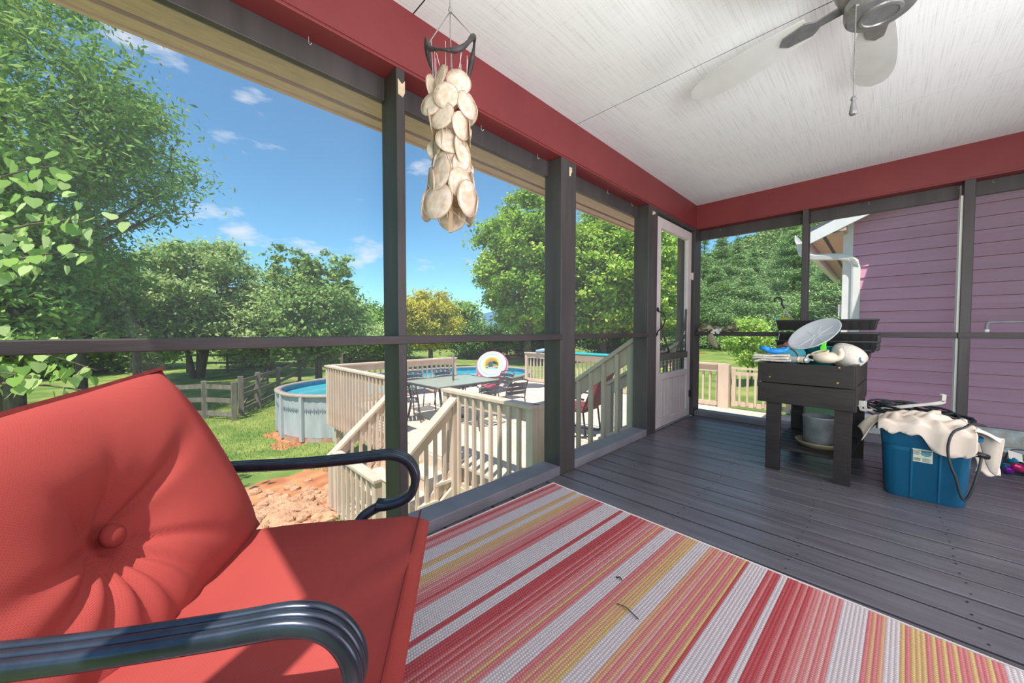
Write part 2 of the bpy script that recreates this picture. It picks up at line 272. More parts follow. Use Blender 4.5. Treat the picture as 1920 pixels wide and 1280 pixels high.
# ------------------------------------------------------------------ mesh helpers
class MB:
    def __init__(s): s.v = []; s.f = []; s.col = []
    def add(s, vs, fs, M4=None):
        n = len(s.v)
        if M4 is not None: vs = [tuple(M4 @ Vector(p)) for p in vs]
        s.v += [tuple(p) for p in vs]; s.f += [tuple(i + n for i in f) for f in fs]; return s
    def box(s, x0, y0, z0, x1, y1, z1, M4=None):
        vs = [(x0, y0, z0), (x1, y0, z0), (x1, y1, z0), (x0, y1, z0), (x0, y0, z1), (x1, y0, z1), (x1, y1, z1), (x0, y1, z1)]
        return s.add(vs, [(0, 3, 2, 1), (4, 5, 6, 7), (0, 1, 5, 4), (1, 2, 6, 5), (2, 3, 7, 6), (3, 0, 4, 7)], M4)
    def cbox(s, c, d, M4=None):
        return s.box(c[0] - d[0] / 2, c[1] - d[1] / 2, c[2] - d[2] / 2, c[0] + d[0] / 2, c[1] + d[1] / 2, c[2] + d[2] / 2, M4)
    def bar(s, p, q, wd, ht, up=(0, 0, 1)):
        p = Vector(p); q = Vector(q); d = q - p; x = d.normalized(); y = Vector(up).cross(x)
        if y.length < 1e-4: y = Vector((0, 1, 0)).cross(x)
        y.normalize(); z = x.cross(y)
        R = Matrix((x, y, z)).transposed().to_4x4(); R.translation = p
        return s.box(0, -wd / 2, -ht / 2, d.length, wd / 2, ht / 2, R)
    def tube(s, pts, r, n=8, closed=False, prof=None, cap=True):
        P = [Vector(p) for p in pts]; k = len(P)
        rs = r if hasattr(r, '__len__') else [r] * k
        if prof is None: prof = [(cos(2 * pi * i / n), sin(2 * pi * i / n)) for i in range(n)]
        n = len(prof); vs = []; fs = []; up = None
        for i in range(k):
            a = P[i - 1] if (i > 0 or closed) else P[i]; b = P[(i + 1) % k] if (i < k - 1 or closed) else P[i]
            t = (b - a).normalized()
            if up is None:
                up = Vector((0, 0, 1)) if abs(t.z) < 0.9 else Vector((0, 1, 0))
            u = (up - t * up.dot(t)).normalized(); v = t.cross(u); up = u
            for cx, cy in prof: vs.append(P[i] + (u * cy + v * cx) * rs[i])
        m = k if closed else k - 1
        for i in range(m):
            for j in range(n):
                a = i * n + j; b = i * n + (j + 1) % n; c = ((i + 1) % k) * n + (j + 1) % n; d = ((i + 1) % k) * n + j
                fs.append((a, b, c, d))
        if cap and not closed: fs.append(tuple(range(n))[::-1]); fs.append(tuple((k - 1) * n + j for j in range(n)))
        return s.add(vs, fs)
    def lathe(s, prof, n=24, c=(0, 0, 0), M4=None, caps=True):
        vs = []; fs = []; k = len(prof)
        for r, z in prof:
            for j in range(n): a = 2 * pi * j / n; vs.append((c[0] + r * cos(a), c[1] + r * sin(a), c[2] + z))
        for i in range(k - 1):
            for j in range(n): fs.append((i * n + j, i * n + (j + 1) % n, (i + 1) * n + (j + 1) % n, (i + 1) * n + j))
        if caps: fs.append(tuple(range(n))[::-1]); fs.append(tuple((k - 1) * n + j for j in range(n)))
        return s.add(vs, fs, M4)
    def ball(s, c, r, sc=(1, 1, 1), nu=12, nv=8, M4=None):
        vs = [(c[0], c[1], c[2] + r * sc[2])]; fs = []
        for i in range(1, nv):
            th = pi * i / nv
            for j in range(nu): ph = 2 * pi * j / nu; vs.append((c[0] + r * sc[0] * sin(th) * cos(ph), c[1] + r * sc[1] * sin(th) * sin(ph), c[2] + r * sc[2] * cos(th)))
        vs.append((c[0], c[1], c[2] - r * sc[2])); L = len(vs) - 1
        for j in range(nu): fs.append((0, 1 + j, 1 + (j + 1) % nu)); fs.append((L, L - nu + (j + 1) % nu, L - nu + j))
        for i in range(nv - 2):
            for j in range(nu): a = 1 + i * nu + j; b = 1 + i * nu + (j + 1) % nu; fs.append((a, a + nu, b + nu, b))
        return s.add(vs, fs, M4)
    def torus(s, c, R, r, n=28, m=12, M4=None):
        vs = []; fs = []
        for i in range(n):
            a = 2 * pi * i / n
            for j in range(m): b = 2 * pi * j / m; vs.append((c[0] + (R + r * cos(b)) * cos(a), c[1] + (R + r * cos(b)) * sin(a), c[2] + r * sin(b)))
        for i in range(n):
            for j in range(m): fs.append((i * m + j, ((i + 1) % n) * m + j, ((i + 1) % n) * m + (j + 1) % m, i * m + (j + 1) % m))
        return s.add(vs, fs, M4)
    def prism(s, pts, z0, z1, M4=None):
        n = len(pts); vs = [(p[0], p[1], z0) for p in pts] + [(p[0], p[1], z1) for p in pts]
        fs = [tuple(range(n))[::-1], tuple(range(n, 2 * n))] + [(i, (i + 1) % n, n + (i + 1) % n, n + i) for i in range(n)]
        return s.add(vs, fs, M4)
    def grid(s, fn, nu, nv):
        vs = [fn(i / nu, j / nv) for i in range(nu + 1) for j in range(nv + 1)]
        fs = [(i * (nv + 1) + j, (i + 1) * (nv + 1) + j, (i + 1) * (nv + 1) + j + 1, i * (nv + 1) + j + 1) for i in range(nu) for j in range(nv)]
        return s.add(vs, fs)
    def mesh(s, name, m, smooth=False):
        me = bpy.data.meshes.new(name); me.from_pydata(s.v, [], s.f); me.update()
        if m is not None: me.materials.append(m)
        if smooth: me.polygons.foreach_set('use_smooth', [True] * len(me.polygons))
        return me
    def build(s, name, m, parent=None, smooth=False, bevel=0, world=False, sub=0, solid=0):
        if world and parent is not None:
            inv = wmat(parent).inverted(); s.v = [tuple(inv @ Vector(p)) for p in s.v]
        o = bpy.data.objects.new(name, s.mesh(name, m, smooth)); COL.objects.link(o); o.parent = parent
        if solid: md = o.modifiers.new('solid', 'SOLIDIFY'); md.thickness = solid; md.offset = 0
        if sub: md = o.modifiers.new('sub', 'SUBSURF'); md.levels = sub; md.render_levels = sub
        if bevel:
            md = o.modifiers.new('bevel', 'BEVEL'); md.width = bevel; md.segments = 2; md.limit_method = 'ANGLE'; md.angle_limit = 0.7
        return o
def wmat(o):
    m = Matrix.LocRotScale(o.location, o.rotation_euler, o.scale)
    return wmat(o.parent) @ m if o.parent else m
def tag(o, label=None, cat=None, group=None, kind=None):
    if label: o['label'] = label
    if cat: o['category'] = cat
    if group: o['group'] = group
    if kind: o['kind'] = kind
    return o
def thing(name, label, cat, loc=(0, 0, 0), rotz=0, group=None):
    o = bpy.data.objects.new(name, None); COL.objects.link(o); o.empty_display_size = 0.1
    o.location = loc; o.rotation_euler = (0, 0, rotz); return tag(o, label, cat, group)
def struct(name, label=None, loc=(0, 0, 0)):
    o = bpy.data.objects.new(name, None); COL.objects.link(o); o.location = loc; o['kind'] = 'structure'
    if label: o['label'] = label
    return o
def piece(name, me, parent, loc=(0, 0, 0), rot=(0, 0, 0), sc=None):
    o = bpy.data.objects.new(name, me); COL.objects.link(o); o.parent = parent; o.location = loc; o.rotation_euler = rot
    if sc: o.scale = sc
    return o
def dup(root, loc, rotz, label=None, group=None):
    def cp(o, par):
        c = o.copy(); COL.objects.link(c); c.parent = par
        for ch in o.children: cp(ch, c)
        return c
    r = cp(root, None); r.location = loc; r.rotation_euler = (0, 0, rotz)
    if label: r['label'] = label
    if group: r['group'] = group
    return r
def chamf(x, y, z, c):
    """plank of size x*y*z, its two long top edges chamfered, centred, top at 0"""
    pr = [(-y / 2, -z), (y / 2, -z), (y / 2, -c), (y / 2 - c, 0), (-y / 2 + c, 0), (-y / 2, -c)]
    b = MB(); vs = [(-x / 2, p[0], p[1]) for p in pr] + [(x / 2, p[0], p[1]) for p in pr]; n = 6
    b.add(vs, [tuple(range(n)), tuple(range(n, 2 * n))[::-1]] + [((i + 1) % n, i, n + i, n + (i + 1) % n) for i in range(n)]); return b

# ------------------------------------------------------------------ porch shell
XL, XR, YF, YB, ZC = -1.46, 1.40, 4.31, -0.30, 2.32
fl = struct('floor', 'dark stained board floor of the screened porch')
MB().box(XL - .14, YB - .14, -.2, XR + .1, YF + .14, -.05).build('joist_bed', M['under'], fl)
pm = chamf(XR - XL + .02, 0.1368, 0.03, 0.0025).mesh('plank', M['plank'])
y = YF + 0.07; nails = MB()
while y > YB - 0.1:
    piece('plank', pm, fl, ((XL + XR) / 2, y, random.uniform(-.0015, 0)))
    for xx in (-1.2, -.72, -.24, .24, .72, 1.2):
        for dy in (-.04, .04): nails.cbox((xx + random.uniform(-.01, .01), y + dy, 0.0004), (.006, .006, .0016))
    y -= 0.1505
n_ = nails.build('nail_heads', M['nail'], fl); n_['kind'] = 'stuff'

ce = struct('ceiling', 'white painted textured plywood ceiling with panel joints')
MB().box(-1.6, YB - .14, ZC + .03, XR + .1, YF + .14, ZC + .07).build('backing', M['groove'], ce)
for a, b in ((YB - .14, -.375), (-.369, .837), (.843, 2.047), (2.053, 3.257), (3.263, YF + .14)):
    MB().box(-1.6, a, ZC, XR + .1, b, ZC + .015).build('ceiling_panel', M['ceil'], ce)
for y_ in (-.372, .84, 2.05, 3.26): MB().box(-1.6, y_ - .004, ZC + .002, XR + .1, y_ + .004, ZC + .01).build('joint_strip', M['under'], ce)
rf = struct('roof', 'porch roof and its eaves, with an added slab shading the purple wing')
MB().box(-2.30, YB - .14, 2.40, 3.6, YF + .5, 2.46).build('roof_or_shade_slab', M['shingle'], rf)
MB().box(0.115, YF + .5, 2.95, 3.0, 7.0, 3.0).build('roof_or_shade_slab', M['shingle'], rf)  # unseen slab added so its edge shades the purple wing wall

wl = struct('wall_left', 'screened left wall of the porch with dark posts under a red beam')
wf = struct('wall_far', 'screened far wall of the porch with dark posts under a red beam')
wb = struct('wall_back', 'screened wall behind the chair')
wr = struct('wall_right', 'purple sided house wall of the porch')
ZB = 2.06
MB().box(XL - .14, YB - .14, ZB, XL, YF + .14, ZC + .02).build('beam', M['red'], wl, bevel=.003)
MB().box(XL, YF, ZB, XR, YF + .14, ZC + .02).build('beam', M['red'], wf, bevel=.003)
MB().box(XL, YB - .14, ZB, XR, YB, ZC + .02).build('beam', M['red'], wb, bevel=.003)
# thin line where the face board laps the beam bottom
MB().box(XL, YB, ZB + .012, XL + .004, YF, ZC).build('face_board', M['red'], wl)
MB().box(XL, YF - .004, ZB + .012, XR, YF, ZC).build('face_board', M['red'], wf)
def post(par, x0, y0, x1, y1, z1=ZB, m=None): return MB().box(x0, y0, 0, x1, y1, z1).build('post', m or M['dark'], par, bevel=.004)
PL = [(YB - .14, YB), (.759, .799), (1.89, 2.052), (3.144, 3.325), (4.255, 4.31)]
for a, b in PL[:4]: post(wl, XL - .14, a, XL, b)
post(wf, XL - .14, 4.27, XL + .005, YF + .14)
for (py, z, kind) in ((.78, 1.985, 0), (1.985, 1.99, 1), (3.24, 2.0, 2)):           # bare patches where brackets were removed
    pts = [[(-.014, -.035), (.008, -.042), (.018, -.02), (.018, .03), (.004, .012), (-.014, .028)], [(-.014, -.03), (.004, -.026), (.006, -.008), (.016, 0), (.017, .03), (-.012, .028)],
           [(-.03, -.018), (-.01, -.016), (.0, -.004), (.03, .0), (.028, .018), (-.004, .014), (-.02, .02)]][kind]
    R = Matrix(((0, 0, 1, XL), (1, 0, 0, py), (0, 1, 0, z), (0, 0, 0, 1)))
    MB().prism(pts, 0, .002, R).build('bare_patch', M['bare'], wl)
spans = [(YB, .759), (.799, 1.89), (2.052, 3.144)]
for a, b in spans:
    MB().box(XL - .14, a, 1.962, XL - .105, b, ZB).build('header', M['dark'], wl, bevel=.003)
    MB().box(XL - .14, a, 0, XL, b, .06).build('sill', M['sill'], wl, bevel=.004)
    MB().add([(XL - .132, a, .06), (XL - .132, b, .06), (XL - .132, b, 1.962), (XL - .132, a, 1.962)], [(0, 1, 2, 3)]).build('insect_screen', M['screen'], wl)
MB().box(XL - .09, YB, .889, XL + .003, 1.906, .926).build('rail', M['darkrail'], wl, bevel=.003)
MB().box(XL - .09, 2.052, .889, XL + .003, 3.16, .926).build('rail', M['darkrail'], wl, bevel=.003)
# sagging nails / hooks under the beam
hk = MB()
for yy in (.45, 1.30, 1.76, 2.15, 2.6, 3.0): hk.tube([(XL - .09, yy, ZB), (XL - .09, yy, ZB - .022), (XL - .086, yy + .004, ZB - .03), (XL - .08, yy + .008, ZB - .024)], .0012, 5)
hk.build('screw_hooks', M['galwhite'], wl)
# far wall
FP = [(-.535, -.49), (.41, .466)]
for a, b in FP: post(wf, a, YF, b, YF + .14)
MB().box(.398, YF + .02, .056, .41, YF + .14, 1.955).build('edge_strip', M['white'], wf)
for a, b in ((XL + .005, -.535), (-.49, .398), (.466, XR)):
    MB().box(a, YF + .10, 1.955, b, YF + .14, ZB).build('header', M['dark'], wf, bevel=.003)
    MB().box(a, YF, 0, b, YF + .14, .055).build('sill', M['sill'], wf, bevel=.004)
    MB().add([(a, YF + .132, .055), (b, YF + .132, .055), (b, YF + .132, 1.955), (a, YF + .132, 1.955)], [(0, 1, 2, 3)]).build('insect_screen', M['screen'], wf)
MB().box(XL + .005, YF - .002, .891, .41, YF + .088, .934).build('rail', M['darkrail'], wf, bevel=.003)
MB().box(.40, YF - .002, .891, XR, YF + .088, .934).build('rail', M['darkrail'], wf, bevel=.003)
hk = MB()
for xx in (-1.25, -.56, -.1, .39, .55): hk.tube([(xx, YF + .1, ZB - .01), (xx, YF + .09, ZB - .03), (xx + .01, YF + .088, ZB - .034)], .0014, 5)
hk.build('screw_hooks', M['galwhite'], wf)
# back wall (behind the camera, lets the sun in) and house wall
for a, b in ((-.415, -.375), (.6, .64)): post(wb, a, YB - .14, b, YB)
MB().box(XL, YB - .14, 1.96, XR, YB - .10, ZB).build('header', M['dark'], wb)
MB().box(XL, YB - .14, 0, XR, YB, .06).build('sill', M['sill'], wb)
MB().box(XR + .02, YB - .2, 0, XR + .12, YF + .14, 2.4).build('sheathing', M['purple'], wr)
bm_ = MB().add([(0, -2.5, 0), (0, 2.5, 0), (0, 2.5, .16), (0, -2.5, .16), (-.014, -2.5, 0), (-.014, 2.5, 0), (-.004, 2.5, .16), (-.004, -2.5, .16)],
               [(4, 7, 6, 5), (0, 4, 5, 1), (3, 2, 6, 7), (0, 3, 7, 4), (1, 5, 6, 2)]).mesh('siding_board', M['purple'])
for i in range(15): piece('siding_board', bm_, wr, (XR + .02, 1.9, i * .155))

# eaves over the left side
so_ = struct('trim_1', 'beige soffit and fascia under the eaves')
for a, b in ((YB - .3, 1.55), (1.556, 4.0), (4.006, YF + .5)):
    MB().box(-2.195, a, 2.25, -1.6, b, 2.27).build('soffit_panel', M['soffit'], so_)
MB().box(-2.215, YB - .3, 2.262, -2.19, YF + .5, 2.272).build('vent_groove', M['groove'], so_)
MB().box(-2.29, YB - .3, 2.24, -2.213, YF + .5, 2.275).build('fascia_strip', M['soffit'], so_)
MB().box(-2.31, YB - .3, 2.23, -2.29, YF + .5, 2.42).build('fascia_board', M['soffit'], so_)

# ------------------------------------------------------------------ screen door
dr = struct('door_1', 'cream screen door with a beadboard bottom panel and dark scroll brackets')
DX0, DX1 = XL - .07, XL - .03
MB().box(XL - .14, 3.325, 2.035, XL, 4.27, ZB).build('head_jamb', M['dark'], wl, bevel=.003)
def dbox(n, y0, z0, y1, z1, m='cream', x0=DX0, x1=DX1, bev=.003): return MB().box(x0, y0, z0, x1, y1, z1).build(n, M[m], dr, bevel=bev)
dbox('stile', 3.33, .01, 3.475, 2.02); dbox('stile', 4.165, .01, 4.262, 2.02)
dbox('rail', 3.475, 1.925, 4.165, 2.02); dbox('rail', 3.475, .47, 4.165, .53); dbox('rail', 3.475, .012, 4.165, .09)
dbox('dark_rail', 3.475, .657, 4.165, .722, 'ironpaint', DX0 + .005, DX1 + .008)
bb = MB().box(DX0 + .01, -.039, .09, DX1 - .014, .039, .47).mesh('beadboard', M['cream'])
for i in range(9): 
    o = piece('beadboard', bb, dr, (0, 3.475 + .0383 + i * .0767, 0)); md = o.modifiers.new('bevel', 'BEVEL'); md.width = .005; md.segments = 1
sp_ = MB().lathe([(.007, 0), (.007, .02), (.011, .03), (.006, .04), (.010, .065), (.006, .085), (.011, .1), (.007, .11), (.007, .127)], 8).mesh('spindle', M['ironpaint'])
for i in range(8): piece('spindle', sp_, dr, ((DX0 + DX1) / 2, 3.475 + .086 * (i + .5), .53))
for sgn, y0 in ((1, 3.475), (-1, 4.165)):
    b = MB()
    arc = [(y0 + sgn * (.24 * (1 - sin(t)) + .004), .724 + .47 * (1 - cos(t))) for t in [pi / 2 * k / 10 for k in range(11)]]
    arc = [(y0 + sgn * (.24 * (1 - u) ** 2.2 + .006), .73 + .45 * u ** 0.85) for u in [k / 12 for k in range(13)]]
    b.tube([(DX1 - .012, p[0], p[1]) for p in arc], .011, 6)
    b.tube([(DX1 - .012, y0 + sgn * .006, .724), (DX1 - .012, y0 + sgn * .006, 1.18)], .007, 6)
    b.tube([(DX1 - .012, y0 + sgn * .0, .73), (DX1 - .012, y0 + sgn * .24, .73)], .007, 6)
    def scroll(cy, cz, r, st, turns=1.5, d=1):
        return [(DX1 - .012, y0 + sgn * (cy + r * (1 - .75 * k / 18) * cos(st + d * 2 * pi * turns * k / 18)), cz + r * (1 - .75 * k / 18) * sin(st + d * 2 * pi * turns * k / 18)) for k in range(19)]
    for cy, cz, r, st, d in ((.055, .79, .042, 0, 1), (.125, .765, .03, pi, -1), (.045, .88, .03, -1, 1), (.03, .965, .02, 2, -1)):
        b.tube(scroll(cy, cz, r, st, 1.4, d), .005, 5)
    b.build('scroll_bracket', M['ironpaint'], dr, smooth=True)
b = MB(); b.tube([(DX1 + .012, 3.40, 1.14), (DX1 + .02, 3.40, 1.125), (DX1 + .05, 3.43, 1.11), (DX1 + .062, 3.45, 1.06), (DX1 + .05, 3.42, .99), (DX1 + .02, 3.375, .94), (DX1 + .012, 3.36, .905)], .006, 8)
b.ball((DX1 + .008, 3.40, 1.145), .016, (.6, 1, 1.4)); b.ball((DX1 + .008, 3.36, .905), .016, (.6, 1, 1.2)); b.tube([(DX1, 3.345, .90), (DX1 + .02, 3.38, .912)], .006, 6)
b.build('pull_handle', M['black'], dr, smooth=True)
for z, m in ((.25, 'black'), (1.545, 'cream')):
    h = MB().box(DX1, 4.235, z - .036, DX1 + .012, 4.30, z + .036); h.tube([(DX1 + .014, 4.266, z - .04), (DX1 + .014, 4.266, z + .04)], .008, 8); h.build('hinge', M[m], dr)
MB().add([(DX0 + .02, 3.475, .722), (DX0 + .02, 4.165, .722), (DX0 + .02, 4.165, 1.925), (DX0 + .02, 3.475, 1.925)], [(0, 1, 2, 3)]).build('insect_screen', M['screen'], dr)
dbox('threshold', 3.325, 0, 4.27, .012, 'sill', XL - .14, XL - .01)

# ------------------------------------------------------------------ ground, deck, house wing
def sm(a, b, x):
    t = min(1, max(0, (x - a) / (b - a))); return t * t * (3 - 2 * t)
def gz(x, y):
    u = x + .35 * y; k = sm(-9, 0, u)
    return -1.9 + .6 * k + .033 * max(0, min(y, 60) - 8) * sm(-14, 2, u) + .06 * sin(x * .7) * sin(y * .6) * sm(3, 12, abs(x) + abs(y))
gr = struct('ground', 'mown lawn sloping up to the trees')
NX = 90
def gfn(u, v):
    x = -110 + 150 * u; y = -40 + 160 * v
    return (x, y, gz(x, y))
MB().grid(gfn, 110, 110).build('lawn', M['grass'], gr, smooth=True)
def patch(name, m, cx, cy, rx, ry, seed, dz=.015):
    rr = random.Random(seed); off = [rr.uniform(.75, 1.15) for _ in range(28)]; b = MB(); vs = []; fs = []
    for k in range(5):
        for i in range(28):
            a = 2 * pi * i / 28; x = cx + rx * off[i] * cos(a) * k / 4; y = cy + ry * off[i] * sin(a) * k / 4
            vs.append((x, y, gz(x, y) + dz * (1.2 - k / 4)))
    for k in range(4):
        for i in range(28): fs.append((k * 28 + i, (k + 1) * 28 + i, (k + 1) * 28 + (i + 1) % 28, k * 28 + (i + 1) % 28))
    b.add(vs, fs); return b.build(name, m, gr, smooth=True)
patch('soil_patch', M['dirt'], -6.6, 1.6, 1.6, 1.1, 1)
patch('soil_patch', M['dirt'], -10.8, 2.6, 1.6, .55, 4)
patch('soil_patch', M['dirt'], -27, 28, 4.5, 5, 2, .06)
patch('soil_patch', M['dirt'], -17, 27, 9, 2.2, 3, .06)
rk = struct('rock_bed', 'bed of orange stones below the stairs')
rms = []
for k in range(5):
    b = MB(); b.ball((0, 0, 0), 1, (1, .8, .55), 7, 5); b.v = [tuple(c * random.uniform(.8, 1.15) for c in p) for p in b.v]; rms.append(b.mesh('stone', M['rock']))
rr = random.Random(5)
for k in range(285):
    x = rr.gauss(-5.9, .55); y = rr.gauss(1.15, .50)
    r = rr.uniform(.05, .12)
    piece('stone', rms[k % 5], rk, (x, y, gz(x, y) + r * .25), (rr.uniform(-.4, .4), rr.uniform(-.4, .4), rr.uniform(0, 6)), (r, r, r))

D = -.71
dk = struct('deck', 'sunlit beige timber deck below the porch')
MB().box(-8.35, 2.76, D - .28, -1.62, 8.7, D - .04).build('deck_frame', M['beige'], dk)
MB().box(-1.62, 4.6, D - .28, 2.4, 6.95, D - .04).build('deck_frame', M['beige'], dk)
for k, (x0, x1, y0, y1) in enumerate(((-8.4, -1.63, 2.70, 4.56), (-8.4, 2.5, 4.56, 6.95), (-8.4, -.45, 6.95, 8.8))):
    me = chamf(x1 - x0, .140, .036, .003).mesh('deck_plank', M['deckplank']); y = y0 + .07
    while y < y1: piece('deck_plank', me, dk, ((x0 + x1) / 2, y, D)); y += .146
sk = MB().box(-.069, -.02, 0, .069, 0, .84).mesh('skirt_board', M['beige'])
for k in range(13): piece('skirt_board', sk, dk, (-3.55 + k * .145, 2.70, D - 1.12))
for (x, y) in ((-8.2, 2.85), (-5.3, 2.85), (-3.6, 2.85), (-1.8, 2.85)): MB().box(x - .07, y - .07, gz(x, y) - .1, x + .07, y + .07, D - .05).build('support_post', M['beige'], dk)

def railing(name, label, p0, p1, zc, zb, m, face=1, group=None, posts=(1, 1), cap=.14, sp=.14, plate=.14, slope0=0, slope1=0, zb1=None, capm=None, kind='railing', bal=True):
    """straight or sloping rail from p0 to p1; zc may be (z0,z1); balusters hang on the 'face' side of the plate"""
    z0, z1 = zc if hasattr(zc, '__len__') else (zc, zc)
    zb1 = zb if zb1 is None else zb1
    t = thing(name, label, kind, (p0[0], p0[1], zb), 0, group)
    a = Vector((p0[0], p0[1], z0)); b = Vector((p1[0], p1[1], z1)); d = Vector((b.x - a.x, b.y - a.y, 0)); Ln = d.length; d.normalize(); nrm = Vector((-d.y, d.x, 0)) * face
    e = (b - a).normalized()
    MB().bar(a - e * .06 + Vector((0, 0, -.02)), b + e * .06 + Vector((0, 0, -.02)), cap, .038).build('cap', m, t, bevel=.004, world=True)
    MB().bar(a + Vector((0, 0, -.04 - plate / 2)), b + Vector((0, 0, -.04 - plate / 2)), .038, plate).build('top_rail', m, t, world=True)
    MB().bar(Vector((a.x, a.y, zb + .07)), Vector((b.x, b.y, zb1 + .07)), .038, .09).build('bottom_rail', m, t, world=True)
    for k, q in ((0, a), (1, b)):
        if posts[k]:
            zz = zb if k == 0 else zb1; pw = .045
            MB().box(q.x - pw, q.y - pw, zz - .02, q.x + pw, q.y + pw, q.z - .04).build('post', m, t, world=True, bevel=.003)
    n = int(Ln / sp); 
    for i in range(1, n + (0 if posts[1] else 1)):
        f = i / n; c = a.lerp(b, f) + nrm * .038; zlo = zb + (zb1 - zb) * f - (.02 if face else 0)
        MB().box(-.019, -.019, 0, .019, .019, c.z - .045 - zlo).build('baluster', m, t).location = (c.x - p0[0], c.y - p0[1], zlo - zb)
    return t
G = 'deck railings'
B_ = M['beige']
railing('deck_railing', 'beige deck railing nearest the porch screen, left of the thick post', (-3.93, 2.72), (-2.46, 2.72), .2, D - .35, B_, -1, G)
railing('deck_railing', 'short return of beige railing running back from the near corner', (-2.44, 2.80), (-2.44, 3.26), .2, D - .35, B_, -1, G)
railing('deck_railing', 'long beige railing with tall skirted balusters beside the pool wall', (-8.38, 2.72), (-5.34, 2.72), .2, D - .35, B_, -1, G)
railing('deck_railing', 'beige railing between the glass table and the pool', (-8.42, 2.80), (-8.42, 6.05), .2, D, B_, 1, G)
railing('deck_railing', 'far beige railing with a turquoise float lying along its cap', (-8.15, 8.75), (-2.36, 8.75), .24, D, B_, 1, G)
gt = thing('deck_gate', 'low beige deck gate with wide framed rails beyond the far screen', 'gate', (-2.2, 8.75, D))
for n_, a, b in (('frame_rail', (-2.2, .07), (-1.2, .16)), ('frame_rail', (-2.2, .72), (-1.2, .79)), ('cap', (-2.22, .84), (-1.18, .88))):
    MB().box(a[0], 8.73, D + a[1], b[0], 8.77, D + b[1]).build(n_, B_, gt, world=True)
for x in (-2.2, -1.27): MB().box(x, 8.722, D + .06, x + .07, 8.778, D + .838).build('frame_stile', B_, gt, world=True)
for i in range(6): MB().box(-2.07 + i * .14, 8.70, D + .1, -2.03 + i * .14, 8.73, D + .76).build('baluster', B_, gt, world=True)
MB().box(-2.45, 8.66, D, -2.25, 8.86, .22).build('gate_post', B_, gt, world=True)
fp = thing('pool_entry_post', 'plain beige post standing inside the striped swim ring', 'post', (-8.35, 7.35, D))
MB().box(-.05, -.05, 0, .05, .05, .86).build('post', B_, fp, bevel=.004)

# stairs from the screen door, running out over the deck
st = thing('door_stairs', 'timber stairs going down from the screen door to the deck', 'stairs', (-1.6, 3.8, D))
MB().box(-1.78, 3.3, -.04, -1.6, 4.42, 0).build('landing', M['beige'], st, world=True)
for i in range(3):
    z = -.1775 * (i + 1); x = -1.78 - .28 * i
    MB().box(x - .30, 3.34, z - .035, x, 4.38, z).build('tread', M['deckplank'], st, world=True)
    MB().box(x - .02, 3.34, z, x, 4.38, z + .14).build('riser', B_, st, world=True)
for yy in (3.32, 4.40): MB().bar((-1.66, yy, -.14), (-2.6, yy, -.74), .04, .24).build('stringer', B_, st, world=True)
SG = M['stairshade']
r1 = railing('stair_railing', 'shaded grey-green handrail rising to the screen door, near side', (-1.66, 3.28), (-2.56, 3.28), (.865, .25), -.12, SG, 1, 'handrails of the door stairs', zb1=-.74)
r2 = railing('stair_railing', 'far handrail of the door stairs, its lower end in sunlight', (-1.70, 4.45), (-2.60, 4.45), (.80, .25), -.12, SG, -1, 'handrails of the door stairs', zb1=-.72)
rp_ = thing('eave_post', 'tall dark post outside the screen door', 'post', (-1.69, 4.56, D)); MB().box(-.05, -.045, 0, .05, .045, 2.96).build('post', M['greywood'], rp_)

# stairs from the deck down to the yard
st = thing('yard_stairs', 'sunny beige stairs going down from the deck to the yard', 'stairs', (-4.5, 2.2, -1.9))
for i in range(3):
    z = D - .2 * (i + 1); y = 2.70 - .25 * i
    MB().box(-5.28, y - .28, z - .035, -3.74, y, z).build('tread', M['deckplank'], st, world=True)
    MB().box(-5.28, y - .02, z, -3.74, y, z + .165).build('riser', B_, st, world=True)
MB().box(-5.3, 1.76, -1.54, -2.9, 2.0, -1.5).build('landing', M['deckplank'], st, world=True)
MB().box(-5.3, 1.76, -1.9, -2.9, 1.79, -1.54).build('landing_skirt', B_, st, world=True)
MB().prism([(2.72, D - .04), (1.92, -1.40), (1.92, -1.9), (2.72, -1.9)], -3.80, -3.775, Matrix(((0, 0, 1, 0), (1, 0, 0, 0), (0, 1, 0, 0), (0, 0, 0, 1)))).build('side_panel', B_, st, world=True)
for x in (-5.3, -4.5): MB().bar((x, 2.72, D - .24), (x, 1.95, -1.5), .04, .25).build('stringer', B_, st, world=True)
railing('stair_railing', 'sunlit handrail of the yard stairs, right side, meeting the near railing', (-3.74, 2.68), (-3.74, 1.80), (.12, -.62), D - .40, B_, -1, 'handrails of the yard stairs', zb1=-1.72, sp=.125)
railing('stair_railing', 'sunlit handrail of the yard stairs, left side, below the pool', (-5.32, 2.64), (-5.32, 1.76), (.02, -.74), D - .14, B_, 1, 'handrails of the yard stairs', zb1=-1.48, sp=.125)
railing('landing_railing', 'low beige railing across the foot of the yard stairs', (-5.22, 1.79), (-3.98, 1.79), -.72, -1.5, B_, -1)

